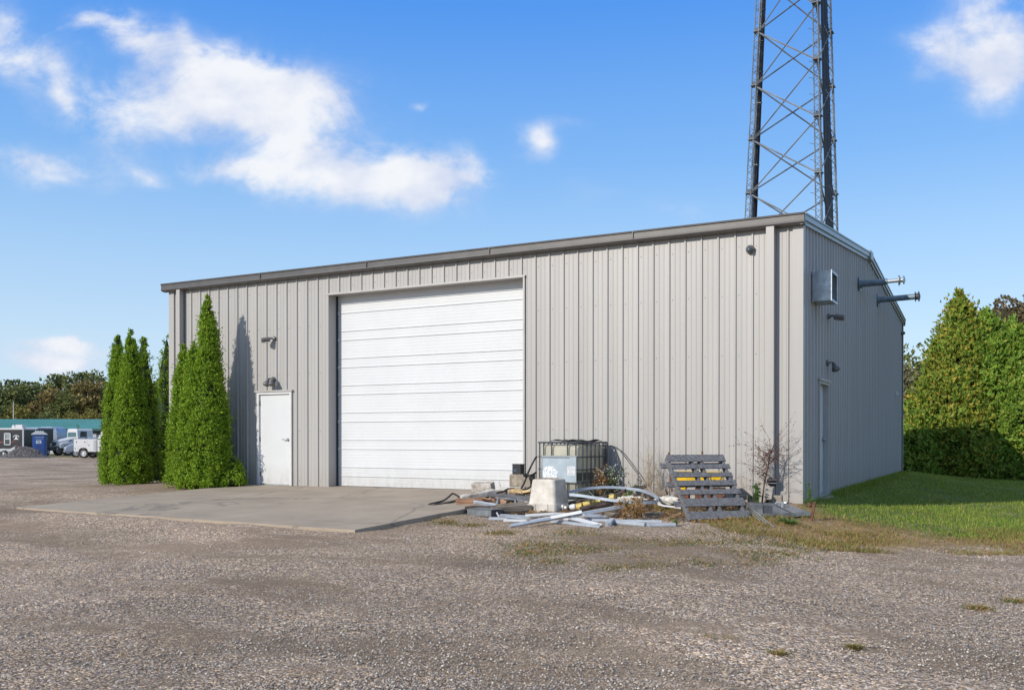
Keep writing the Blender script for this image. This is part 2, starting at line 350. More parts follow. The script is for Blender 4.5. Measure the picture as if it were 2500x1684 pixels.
def tag(o, label=None, cat=None, group=None, kind=None):
    if label: o['label'] = label
    if cat: o['category'] = cat
    if group: o['group'] = group
    if kind: o['kind'] = kind
    return o
def empty(name, loc, label, cat, group=None, rz=0):
    o = bpy.data.objects.new(name, None); o.empty_display_size = .2; sc.collection.objects.link(o)
    o.location = loc; o.rotation_euler.z = rz; return tag(o, label, cat, group)
def copy_tree(o, parent=None):
    c = o.copy(); sc.collection.objects.link(c); c.parent = parent
    for ch in [k for k in sc.objects if k.parent == o]: copy_tree(ch, c)
    return c
def leaves(P, D, L, W, seed=0, face=None):
    """one diamond leaf per row: base P, direction D, length L, width W"""
    r = np.random.default_rng(seed); n = len(P); D = D/np.linalg.norm(D, axis=1, keepdims=True)
    q = r.normal(size=(n, 3)) if face is None else face+r.normal(size=(n, 3))*.45; S = np.cross(D, q); S /= np.linalg.norm(S, axis=1, keepdims=True)+1e-9
    L = np.asarray(L).reshape(-1, 1)*np.ones((n, 1)); W = np.asarray(W).reshape(-1, 1)*np.ones((n, 1))
    V = np.stack([P, P+D*L*.5+S*W*.5, P+D*L, P+D*L*.5-S*W*.5], 1).reshape(-1, 3)
    return V, np.arange(4*n).reshape(-1, 4)

# ------------------------------------------------------------------ ground
def build_ground():
    xs = np.unique(np.concatenate([-np.geomspace(20, 900, 40), np.arange(-20, 8.01, .14), np.geomspace(8, 900, 40)]))
    ys = np.unique(np.concatenate([-np.geomspace(17, 400, 20), np.arange(-17, 8, .14), np.arange(8, 32, .5), np.geomspace(32, 1500, 50)]))
    X, Y = np.meshgrid(xs, ys); e = np.maximum(X, 0)/2.3+np.maximum(-15.4-X, 0)/10+np.maximum(-Y, 0)/10+np.maximum(Y-16, 0)/14
    Z = -.04-.5*(1-np.exp(-e))
    near = np.exp(-np.maximum(np.hypot(X+4, Y+4)-18, 0)/8)*np.clip(np.maximum(-Y, X)/1.5, 0, 1)
    Z += near*(.012*np.sin(X*1.3+Y*.7)+.009*np.sin(X*2.9-Y*2.3+1)+.006*np.sin(Y*5.1+X*1.1)+.004*np.sin(X*7-Y*6.2))
    Z += .068*np.exp(-((Y+6.3)/.9)**2)*np.clip((-5.3-X)/1.5, 0, 1)*np.clip((X+14.5)/1.5, 0, 1)
    inside = (X > -15.2) & (X < -.1) & (Y > .1) & (Y < 15.9); Z[inside] = -.08
    apr = (X > -13.1) & (X < -4.9) & (Y > -6.0) & (Y < .3); Z[apr] = np.minimum(Z[apr], -.055-.0335*np.maximum(-Y[apr], 0))
    V = np.stack([X, Y, Z], -1).reshape(-1, 3); ny, nx = X.shape
    i = np.arange(ny-1)[:, None]*nx+np.arange(nx-1)[None]; F = np.stack([i, i+1, i+nx+1, i+nx], -1).reshape(-1, 4)
    M = bpy.data.materials.new('gravel_and_turf'); M.use_nodes = True; nt = M.node_tree; N = nt.nodes; L = nt.links; b = N['Principled BSDF']
    b.inputs['Roughness'].default_value = .92; b.inputs['Specular IOR Level'].default_value = .25
    o = npmesh('ground', V, F, M, smooth=True)
    # lawn / litter attributes: where turf grows and where fallen needles and soil lie
    lm = lawn_mask(V[:, 0], V[:, 1]); a = o.data.attributes.new('turf', 'FLOAT', 'POINT'); a.data.foreach_set('value', lm.astype(np.float32))
    dm = dirt_mask(V[:, 0], V[:, 1]); a = o.data.attributes.new('soil', 'FLOAT', 'POINT'); a.data.foreach_set('value', dm.astype(np.float32))
    gm = np.where(np.hypot(V[:, 0]-6, V[:, 1]-8) > 60, .7, green_mask(V[:, 0], V[:, 1])); a = o.data.attributes.new('green', 'FLOAT', 'POINT'); a.data.foreach_set('value', gm.astype(np.float32))
    g = N.new('ShaderNodeNewGeometry')
    def vor(scale, feat='F1'):
        v = N.new('ShaderNodeTexVoronoi'); v.feature = feat; v.inputs['Scale'].default_value = scale; L.new(g.outputs['Position'], v.inputs['Vector']); return v
    def noi(scale, det=6, ro=.6):
        v = N.new('ShaderNodeTexNoise'); v.inputs['Scale'].default_value = scale; v.inputs['Detail'].default_value = det; v.inputs['Roughness'].default_value = ro; L.new(g.outputs['Position'], v.inputs['Vector']); return v
    def ramp(src, st):
        r = N.new('ShaderNodeValToRGB'); el = r.color_ramp.elements
        for k, (p, c) in enumerate(st):
            q = el[k] if k < 2 else el.new(p)
            q.position = p; q.color = (*c, 1)
        L.new(src, r.inputs[0]); return r.outputs[0]
    def mix(f, a, c, mode='MIX'):
        m_ = N.new('ShaderNodeMix'); m_.data_type = 'RGBA'; m_.blend_type = mode
        for k, s_ in ((0, f), (6, a), (7, c)):
            if isinstance(s_, (float, int)): m_.inputs[k].default_value = s_
            elif isinstance(s_, tuple): m_.inputs[k].default_value = (*s_, 1)
            else: L.new(s_, m_.inputs[k])
        return m_.outputs[2]
    def math_(op, a, c=0., cl=False):
        n_ = N.new('ShaderNodeMath'); n_.operation = op; n_.use_clamp = cl
        for k, s_ in enumerate((a, c)):
            if isinstance(s_, (float, int)): n_.inputs[k].default_value = s_
            else: L.new(s_, n_.inputs[k])
        return n_.outputs[0]
    v1 = vor(52); v2 = vor(104); v3 = vor(27)
    sp = N.new('ShaderNodeSeparateColor'); L.new(v1.outputs['Color'], sp.inputs[0]); sp2 = N.new('ShaderNodeSeparateColor'); L.new(v2.outputs['Color'], sp2.inputs[0])
    st = [(0., (.04, .037, .036)), (.25, (.13, .115, .105)), (.5, (.27, .232, .198)), (.8, (.48, .415, .35)), (1., (1.0, .92, .80))]
    c1 = ramp(sp.outputs[0], st); c2 = ramp(sp2.outputs[0], st)
    grav = mix(.38, c1, c2); sp3 = N.new('ShaderNodeSeparateColor'); L.new(v3.outputs['Color'], sp3.inputs[0]); grav = mix(.55, grav, ramp(sp3.outputs[0], [(0., (.80, .77, .74)), (1., (1.34, 1.27, 1.18))]), 'MULTIPLY')
    hue = ramp(sp.outputs[1], [(0., (.9, .95, 1.1)), (1., (1.18, 1., .8))]); grav = mix(1., grav, hue, 'MULTIPLY')
    mpg = N.new('ShaderNodeMapping'); mpg.inputs['Scale'].default_value = (.55, 1.25, 1); mpg.inputs['Rotation'].default_value = (0, 0, .25); L.new(g.outputs['Position'], mpg.inputs[0])
    big = N.new('ShaderNodeTexNoise'); big.inputs['Scale'].default_value = .62; big.inputs['Detail'].default_value = 8; big.inputs['Roughness'].default_value = .62; big.inputs['Distortion'].default_value = .3; L.new(mpg.outputs[0], big.inputs['Vector']); mid = noi(3.1, 6, .65)
    soilc = mix(.22, ramp(noi(30, 8, .75).outputs['Fac'], [(.3, (.13, .09, .06)), (.7, (.26, .19, .13))]), c2)
    sm = math_('MULTIPLY', math_('SUBTRACT', math_('ADD', math_('MULTIPLY', big.outputs['Fac'], 1.), math_('MULTIPLY', mid.outputs['Fac'], .28)), .622), 9., True)
    at1 = N.new('ShaderNodeAttribute'); at1.attribute_name = 'soil'; at2 = N.new('ShaderNodeAttribute'); at2.attribute_name = 'turf'
    sm = math_('MAXIMUM', math_('MULTIPLY', sm, .92), at1.outputs['Fac'])
    col = mix(sm, grav, soilc)
    tint = ramp(noi(.2, 4, .55).outputs['Fac'], [(.35, (.88, .835, .76)), (.65, (1.38, 1.30, 1.18))]); col = mix(1., col, tint, 'MULTIPLY')
    col = mix(1., col, ramp(noi(11, 5, .8).outputs['Fac'], [(.32, (.86, .85, .85)), (.68, (1.16, 1.16, 1.16))]), 'MULTIPLY')
    at3 = N.new('ShaderNodeAttribute'); at3.attribute_name = 'green'
    turf = mix(at3.outputs['Fac'], ramp(noi(9, 8, .7).outputs['Fac'], [(.3, (.17, .105, .05)), (.5, (.33, .21, .10)), (.72, (.42, .33, .20))]), ramp(noi(6, 8, .7).outputs['Fac'], [(.3, (.06, .085, .02)), (.5, (.10, .14, .03)), (.72, (.19, .17, .06))]))
    tm = math_('MULTIPLY', math_('SUBTRACT', math_('ADD', at2.outputs['Fac'], math_('MULTIPLY', noi(3.2, 8, .75).outputs['Fac'], 2.6)), 1.85), 3.0, True)
    col = mix(tm, col, turf)
    L.new(col, b.inputs['Base Color'])
    h = math_('ADD', math_('MULTIPLY', v1.outputs['Distance'], -1.), math_('MULTIPLY', v2.outputs['Distance'], -.5))
    h = math_('MULTIPLY', h, math_('SUBTRACT', 1., math_('MULTIPLY', sm, .7)))
    bp = N.new('ShaderNodeBump'); bp.inputs['Strength'].default_value = .95; bp.inputs['Distance'].default_value = .013; L.new(h, bp.inputs['Height']); L.new(bp.outputs[0], b.inputs['Normal'])
    tag(o, kind='structure'); return o

def _n2(x, y, s=0): return (np.sin(x*1.7+s)+np.sin(y*2.1+x*.6+s*2)+np.sin(x*3.9-y*2.7+s)*.6+np.sin(y*6.1+x*4.3+s)*.4+np.sin(x*11.3-y*8.9)*.25)/3.2
def lawn_edge(x):                          # front edge (y) of the turf on the right of the building
    return np.interp(x, [-2.2, -1.2, -.3, .6, 1.3, 2.2, 3.4, 8, 30], [-1.2, -2.2, -3.4, -4.2, -3.75, -3.3, -2.3, 1.0, 12])
def lawn_mask(x, y):
    d = y-lawn_edge(x)+.35*_n2(x, y); m = np.clip(d/.8+.2, 0, 1)
    m = np.where((x < -.1) & (y > -.9), 0, m); m = m*np.clip((x+1.6)/1.2, 0, 1)
    # turf strip in front of the parked vehicles and the field beyond
    dep = (x-CAM[0])*fwv[0]+(y-CAM[1])*fwv[1]; lat = (x-CAM[0])*rv[0]+(y-CAM[1])*rv[1]
    m = np.where((dep > 79) & (lat < -5), np.clip((dep-79)/3, 0, .8), m)
    m = np.where(dep > 110, 1., m)
    m = np.where((x > 4) & (y > 4), 1., m); return m
def green_mask(x, y): return np.clip((y-lawn_edge(x)-1.25-np.clip(2.7-x, 0, 3)*.85)/1.3+.45*_n2(x*1.3, y*1.3, 4)+.2, 0, 1)
def dirt_mask(x, y):
    d = np.exp(-(((x+17.2)/2.3)**2+((y-.2)/1.1)**2))+np.exp(-(((x+13.9)/1.5)**2+((y+.75)/.7)**2))
    d += .9*np.exp(-(((x+2.8)/2.3)**2+((y+1.6)/1.0)**2))+.7*np.exp(-(((x+4.6)/.5)**2+((y+4.6)/1.8)**2))
    return np.clip(d*1.3+.15*_n2(x*2, y*2), 0, 1)

build_ground()

def build_apron():
    me = MB(); z = lambda y: .0-.0335*(-y)
    # slab with rough edges, three strips between saw cuts
    nx, ny = 60, 44; X = np.linspace(-13.1, -4.88, nx); Y = np.linspace(-6.0, .30, ny); V = []
    for j, y in enumerate(Y):
        for i, x in enumerate(X):
            fx = (x+13.1)/8.22; fy = -min(y, 0)/6.0; xx = x-.02*(1-fx)+.30*(1-fx)*(1-fy); yy = y+(.48*(1-fx)-.02)*fy
            if i in (0, nx-1): xx += .03*_n2(np.array(y*4.), np.array(x))
            if j == 0: yy += .035*_n2(np.array(x*4.), np.array(y))
            V.append((xx, yy, z(y)-.005))
    F = [(j*nx+i, j*nx+i+1, (j+1)*nx+i+1, (j+1)*nx+i) for j in range(ny-1) for i in range(nx-1)]
    me._add(V, F)
    # skirts
    def sk(ids):
        P = [V[i] for i in ids]; Q = [(p[0], p[1], p[2]-.16) for p in P]
        for k in range(len(P)-1): me.quad(P[k], P[k+1], Q[k+1], Q[k])
    sk([j*nx for j in range(ny)]); sk([j*nx+nx-1 for j in range(ny)]); sk(list(range(nx)))
    M = mat('worn_concrete_apron', (.36, .295, .225), .88, 0, .10, 1.1, .25, 120, col2=(.29, .235, .18))
    nt = M.node_tree; N = nt.nodes; L = nt.links; b = N['Principled BSDF']; src = b.inputs['Base Color'].links[0].from_socket
    tc = N.new('ShaderNodeTexCoord'); s = N.new('ShaderNodeSeparateXYZ'); L.new(tc.outputs['Object'], s.inputs[0])
    def mth(op, a, c=0., cl=False):
        n_ = N.new('ShaderNodeMath'); n_.operation = op; n_.use_clamp = cl
        for k, q in enumerate((a, c)):
            if isinstance(q, (float, int)): n_.inputs[k].default_value = q
            else: L.new(q, n_.inputs[k])
        return n_.outputs[0]
    n3 = N.new('ShaderNodeTexNoise'); n3.inputs['Scale'].default_value = 25; n3.inputs['Detail'].default_value = 4; L.new(tc.outputs['Object'], n3.inputs['Vector'])
    j = mth('ABSOLUTE', mth('SUBTRACT', mth('ADD', s.outputs['X'], mth('MULTIPLY', s.outputs['Y'], -.12)), -7.55))
    j = mth('MINIMUM', j, mth('ABSOLUTE', mth('SUBTRACT', s.outputs['Y'], -3.05)))
    vc = N.new('ShaderNodeTexVoronoi'); vc.feature = 'DISTANCE_TO_EDGE'; vc.inputs['Scale'].default_value = .28; nv = N.new('ShaderNodeVectorMath'); nv.operation = 'ADD'
    n4 = N.new('ShaderNodeTexNoise'); n4.inputs['Scale'].default_value = 1.5; n4.inputs['Detail'].default_value = 6; L.new(tc.outputs['Object'], n4.inputs['Vector'])
    sv = N.new('ShaderNodeVectorMath'); sv.operation = 'SCALE'; sv.inputs['Scale'].default_value = .5; L.new(n4.outputs['Color'], sv.inputs[0]); L.new(tc.outputs['Object'], nv.inputs[0]); L.new(sv.outputs[0], nv.inputs[1]); L.new(nv.outputs[0], vc.inputs['Vector'])
    j = mth('MINIMUM', j, mth('MULTIPLY', vc.outputs['Distance'], 2.2))
    line = mth('LESS_THAN', j, mth('ADD', .006, mth('MULTIPLY', n3.outputs['Fac'], .016)))
    w = N.new('ShaderNodeTexNoise'); w.inputs['Scale'].default_value = 1.3; w.inputs['Detail'].default_value = 9; w.inputs['Roughness'].default_value = .7
    mp = N.new('ShaderNodeMapping'); mp.inputs['Scale'].default_value = (.35, 1.8, 1); L.new(tc.outputs['Object'], mp.inputs[0]); L.new(mp.outputs[0], w.inputs['Vector'])
    stain = mth('MULTIPLY', mth('SUBTRACT', w.outputs['Fac'], .56), 3.2, True)
    sp = N.new('ShaderNodeTexNoise'); sp.inputs['Scale'].default_value = 9; sp.inputs['Detail'].default_value = 3; L.new(tc.outputs['Object'], sp.inputs['Vector'])
    spots = mth('MULTIPLY', mth('GREATER_THAN', sp.outputs['Fac'], .72), .6)
    fac = mth('MAXIMUM', mth('MAXIMUM', mth('MULTIPLY', line, .55), mth('MULTIPLY', stain, .42)), spots)
    mx = N.new('ShaderNodeMix'); mx.data_type = 'RGBA'; L.new(fac, mx.inputs[0]); L.new(src, mx.inputs[6]); mx.inputs[7].default_value = (.15, .13, .115, 1); L.new(mx.outputs[2], b.inputs['Base Color'])
    o = me.build('concrete_apron', M); tag(o, kind='structure')
build_apron()

def build_pebbles():
    n = 95000; r = np.random.default_rng(3)
    dep = 5.2+12*r.random(n)**1.35; lat = (r.random(n)*2-1)*dep*.58
    P = CAM[None, :2]+dep[:, None]*fwv[None, :2]+lat[:, None]*rv[None, :2]
    x, y = P[:, 0], P[:, 1]
    keep = ~((x > -13.1) & (x < -4.88) & (y > -6.05)) & ~((y > -.15) & (x < .2)) & (y < 2) & (lawn_mask(x, y) < .5)
    keep &= (_n2(x*.9, y*.9, 2)+r.normal(size=n)*.5) > -.35
    x, y = x[keep], y[keep]; n = len(x)
    e = np.maximum(x, 0)/2.3+np.maximum(-y, 0)/10; z = -.04-.5*(1-np.exp(-e))
    s = .004+.0085*r.random(n)**2.2; base = np.array([[1, 0, 0], [0, 1, 0], [-1, 0, 0], [0, -1, 0], [0, 0, .7], [0, 0, -.7]])
    V = base[None]*s[:, None, None]*(1+.55*(r.random((n, 6, 3))-.5)); a = r.random(n)*6.28; c, sn = np.cos(a), np.sin(a)
    V = np.stack([V[..., 0]*c[:, None]-V[..., 1]*sn[:, None], V[..., 0]*sn[:, None]+V[..., 1]*c[:, None], V[..., 2]], -1)
    V += np.stack([x, y, z+s*.35+.004], -1)[:, None]
    T = np.array([[0, 1, 4], [1, 2, 4], [2, 3, 4], [3, 0, 4], [1, 0, 5], [2, 1, 5], [3, 2, 5], [0, 3, 5]])
    F = (T[None]+6*np.arange(n)[:, None, None]).reshape(-1, 3)
    tag(npmesh('loose_gravel', V.reshape(-1, 3), F, PEBBLE), 'loose grey and tan pebbles scattered over the yard', 'gravel', kind='stuff')
build_pebbles()

def blades(name, pts, hgt, wid, m, lean=.35, seed=1, label=None, cat=None):
    r = np.random.default_rng(seed); n = len(pts); a = r.random(n)*6.28
    D = np.stack([np.cos(a)*lean*r.random(n)*2, np.sin(a)*lean*r.random(n)*2, np.ones(n)], -1); S = np.stack([-np.sin(a), np.cos(a), np.zeros(n)], -1)
    h = hgt*(.5+r.random(n)); w = wid*(.6+.8*r.random(n))
    V = np.stack([pts-S*w[:, None]/2, pts+S*w[:, None]/2, pts+D*h[:, None]], 1).reshape(-1, 3)
    return tag(npmesh(name, V, np.arange(3*n).reshape(-1, 3), m), label, cat, kind='stuff')
def build_grass():
    r = np.random.default_rng(5); n = 330000
    x = -2+15*r.random(n)**1.15; y = -5+34*r.random(n)**1.5
    m = lawn_mask(x, y); green = green_mask(x, y)
    ok = (m > .25) & ~((x < .03) & (y > -.1) & (y < 16)) & (r.random(n) < m*(.35+.65*green)); x, y, green = x[ok], y[ok], green[ok]
    e = np.maximum(x, 0)/2.3+np.maximum(-y, 0)/10+np.maximum(y-16, 0)/14; z = -.045-.5*(1-np.exp(-e)); P = np.stack([x, y, z], -1)
    gsel = r.random(len(x)) < green*.97+.02
    blades('lawn_grass', P[gsel], .050, .012, GRASSM, .4, 2, 'short green grass on the lawn beside the building', 'grass')
    Q = P[~gsel]; k = r.random(len(Q)) < .62; blades('dry_grass', Q[k], .040, .011, DRYG, 1.2, 3, 'dry reddish brown grass between lawn and gravel', 'dry grass')
    n = 9000; x = .05+.16*r.random(n)**2; y = 2.7+13.2*r.random(n); blades('wall_foot_grass', np.stack([x, y, [gz(a_, b_)-.01 for a_, b_ in zip(x, y)]], -1), .11, .012, GRASSM, .5, 21, 'longer uncut grass along the foot of the side wall', 'grass')
    n = 60000; x = -2.2+8.5*r.random(n); y = lawn_edge(x)-.35+3.6*r.random(n)**1.3; cl = _n2(x*2.2, y*2.2, 9)+r.normal(size=n)*.35
    k = (cl > .12) & ~((x < .03) & (y > -.3)) & ~((x < .1) & (y > -1.6) & (x > -1.0)); x, y = x[k], y[k]; P = np.stack([x, y, [gz(a_, b_)-.004 for a_, b_ in zip(x, y)]], -1)
    k = r.random(len(P)) < .74; blades('straw_grass', P[k], .050, .010, DRYG, 1.3, 13, 'straw and rust coloured grass clumps along the gravel edge', 'dry grass')
    blades('clumped_grass', P[~k], .050, .010, GRASSM, 1.0, 14, 'sparse green grass clumps along the gravel edge', 'grass')
    # weedy tufts in the gravel, at the places the yard shows them
    T = []
    spots = [(1300,1330,60,9),(1370,1322,60,8),(1450,1340,70,9),(1540,1320,60,9),(1620,1345,60,9),(1560,1362,60,6),(1720,1325,70,9),(1810,1320,50,7),(1840,1345,60,7),(1700,1370,50,8),(1090,1275,22,5),(985,1270,40,6),(1120,1228,30,4),
             (1040,1262,45,5),(1780,1566,8,4),(1730,1562,7,3),(1900,1600,9,5),(1930,1335,40,6),(2320,1345,26,5),(1780,1290,50,8),(1860,1300,60,8),(2390,1485,14,5),(2485,1470,18,4),(1965,1320,40,6),(2085,1582,7,3),(900,1290,20,4),(1700,1300,40,6),(1225,1300,26,5),(1150,1282,26,5),(1500,1385,40,4),(1380,1350,60,5),(1410,1300,50,5),(1480,1310,60,5),(1580,1300,50,5),(1650,1330,60,5),(1760,1345,60,5),(1590,1380,40,4),(1290,1350,50,5),(1350,1372,40,4),(1900,1350,40,4),(1830,1365,40,4)]
    for (px, py, wpx, hp) in spots:
        c = gnd(px, py); d = (c-CAM)@fwv; s = wpx/2283*d*.5; k = int(260+1400*s)
        q = r.normal(size=(k, 2)); q *= (.6+1.1*r.random((k, 1))); pp = c[:2]+q[:, :1]*rv[None, :2]*s*1.7+q[:, 1:]*fwv[None, :2]*s*1.7
        T.append(np.stack([pp[:, 0], pp[:, 1], [gz(a, b)-.004 for a, b in pp]], -1))
    T = np.concatenate(T); k = r.random(len(T)) < .33
    blades('gravel_weeds', T[k], .028, .012, WEED, 1.3, 6, 'low green weeds sprouting in patches from the gravel', 'weeds')
    blades('dry_weeds', T[~k], .030, .012, DRYG, 1.5, 7, 'dry straw coloured weeds in patches on the gravel', 'weeds')
build_grass()

# ------------------------------------------------------------------ metal building
FT = .3048; K0 = 33.6736; H_E = 4.73; H_R = 5.47; DEPTH = 16.0; WX0 = -15.27
ROOFZ = lambda y: (H_E+(H_R-H_E)*min(y, DEPTH-y)/(DEPTH/2))
bld = empty('metal_building', (0, 0, 0), 'long beige ribbed metal workshop building with large white overhead door', 'building')
OX0, OX1, OZ = -K0*FT, (16.05-K0)*FT, 4.27          # overhead opening
PX0, PX1, PZ = -12.39, -11.36, 2.15                 # front man door opening
SY0, SY1, SZ = 1.52, 2.50, 2.15                     # side man door opening

def ribprofile(a0, a1, first, pitch, hgt=.028, outer=.026, inner=.012):
    """breakpoints (a, out) of a ribbed panel between a0 and a1"""
    P = [(a0, 0.)]; c = first
    while c < a1:
        for d, o in ((-outer, 0), (-inner, hgt), (inner, hgt), (outer, 0), (pitch*.31, 0), (pitch*.335, .0045), (pitch*.375, .0045), (pitch*.40, 0), (pitch*.60, 0), (pitch*.625, .0045), (pitch*.665, .0045), (pitch*.69, 0)):
            if a0 < c+d < a1: P.append((c+d, o))
        c += pitch
    P.append((a1, 0.)); return sorted(P)
def ribbed(P, holes, zt, zb, tf):
    """P profile; holes [(a0,a1,z0,z1)]; tf(a, out, z) -> point"""
    cuts = sorted({h for q in holes for h in q[:2]}); Q = list(P)
    for c in cuts:
        for i in range(len(Q)-1):
            if Q[i][0] < c < Q[i+1][0]:
                t = (c-Q[i][0])/(Q[i+1][0]-Q[i][0]); Q.insert(i+1, (c, Q[i][1]*(1-t)+Q[i+1][1]*t)); break
    m = MB()
    for (a, oa), (b, ob) in zip(Q[:-1], Q[1:]):
        if b-a < 1e-6: continue
        mid = (a+b)/2; segs = [(zb, None)]; h = next((h for h in holes if h[0] <= mid <= h[1]), None)
        if h is None: m.quad(tf(a, oa, zb), tf(b, ob, zb), tf(b, ob, zt(b)), tf(a, oa, zt(a)))
        else:
            if h[2] > zb+.01: m.quad(tf(a, oa, zb), tf(b, ob, zb), tf(b, ob, h[2]), tf(a, oa, h[2]))
            m.quad(tf(a, oa, h[3]), tf(b, ob, h[3]), tf(b, ob, zt(b)), tf(a, oa, zt(a)))
    return m
fx0 = (-K0*FT-.022)+FT*math.ceil((-15.12-(-K0*FT-.022))/FT)
front = ribbed(ribprofile(-15.17, -.14, fx0, FT), [(OX0, OX1, -1, OZ), (PX0, PX1, -1, PZ)], lambda a: H_E+.08, -.075, lambda a, o, z: (a, -o, z))
front.build('front_wall', WALL, bld)
sd = ribbed(ribprofile(.13, DEPTH-.13, .36, FT), [(SY0, SY1, -1, SZ)], lambda a: ROOFZ(a)+.08, -.10, lambda a, o, z: (o, a, z)); sd.build('side_wall', WALL, bld)
ls = ribbed(ribprofile(.13, DEPTH-.13, .36, FT), [], lambda a: ROOFZ(a)+.08, -.16, lambda a, o, z: (WX0-o, a, z)); ls.build('side_wall', WALL, bld)
bk = ribbed(ribprofile(-15.17, -.14, fx0, FT), [], lambda a: H_E+.08, -.12, lambda a, o, z: (a, DEPTH+o, z)); bk.build('rear_wall', WALL, bld)
# corner trims: folded strips with a small rib
for (cx, sx) in ((0, -1), (WX0, 1)):
    for (cy, sy) in ((0, 1), (DEPTH, -1)):
        ox = -sx*.036; oy = -sy*.036; m = MB(); z0, z1_ = -.085, H_E+.06
        m.bb(cx+ox, cx+sx*.13, cy+oy-.001, cy+oy+sy*.006, z0, z1_); m.bb(cx+ox-.001*sx, cx+ox+sx*.006, cy+oy+sy*.006, cy+sy*.14, z0, z1_)
        m.bb(cx+sx*.13, cx+sx*.142, cy+oy, cy+sy*.0, z0, z1_); m.build('corner_trim', WALL, bld)
# concrete base strip
m = MB(); m.bb(WX0+.03, -.03, .03, DEPTH-.03, -.35, -.02); m.build('concrete_base', CONC, bld)
# fastener heads on the girts
m = MB()
for gzz in (.12, 1.25, 2.55, 3.6, 4.45):
    x = fx0+.06
    while x < -.2:
        if not (OX0-.05 < x < OX1+.05 and gzz < OZ+.05) and not (PX0-.05 < x < PX1+.05 and gzz < PZ+.05): m.box((x, -.004, gzz+random.uniform(-.01, .01)), (.014, .012, .014))
        x += FT
m.build('wall_screw', mat('screw_head', (.3, .29, .28), .5, .3), bld)['kind'] = 'stuff'

# overhead door opening: folded jamb returns and head
m = MB(); m.bb(OX0-.006, OX0+.0, -.032, .30, -.03, OZ); m.bb(OX0-.05, OX0-.006, -.036, -.026, -.05, OZ); m.build('door_jamb', WALL, bld)
m = MB(); m.bb(OX1, OX1+.006, -.032, .30, -.03, OZ); m.bb(OX1+.006, OX1+.04, -.036, -.026, -.05, OZ); m.build('door_jamb', TRIML, bld)
m = MB(); m.bb(OX0, OX1, -.03, .30, OZ, OZ+.006); m.bb(OX0-.07, OX1+.05, -.05, -.034, OZ-.005, OZ+.035); m.bb(OX0-.07, OX1+.05, -.034, .0, OZ+.028, OZ+.035); m.build('door_header', TRIML, bld)
for q in (OX0+.003, OX1-.03): MB().bb(q, q+.027, .23, .262, 0, OZ).build('weather_seal', BLACK, bld)
# sectional door with moulded sections
def sectional():
    majors = []; k = 0
    while .72+2*k < 14.5: majors += [.72+2*k, .72+2*k+.667]; k += 1
    majors = [v*FT for v in majors if v < 14.2]; P = [(.0, .0)]; p = .0678
    edges = [0.]+majors+[OZ+.25]
    for a, b in zip(edges[:-1], edges[1:]):
        n = max(1, round((b-a)/p)); q = (b-a)/n
        P += [(a+.004, -.013), (a+.010, -.013), (a+.017, 0.)]
        for i in range(1, n): z = a+q*i; P += [(z-.008, 0.), (z-.003, .0026), (z+.003, .0026), (z+.008, 0.)]
        P += [(b-.012, 0.), (b-.004, .011), (b, .0)]
    m = MB()
    dent = lambda x, z: 0.
    for (za, oa), (zb, ob) in zip(P[:-1], P[1:]):
        m.quad((OX0+.012, .275-oa*-1, za), (OX1-.012, .275+oa, za), (OX1-.012, .275+ob, zb), (OX0+.012, .275+ob, zb))
    return m, majors
m, majors = sectional()
od = m.build('overhead_door', DOORW, bld)
m = MB(); m.bb(OX0+.01, OX1-.01, .262, .30, -.02, .012); m.build('bottom_seal', BLACK, od)
for z in majors[2:-1:2]: MB().bb(OX0+.03, OX0+.075, .255, .272, z-.02, z+.05).build('end_bracket', ALUMW, od)
m = MB(); m.bb(-9.0, -8.55, .2555, .262, .55, .5505); 

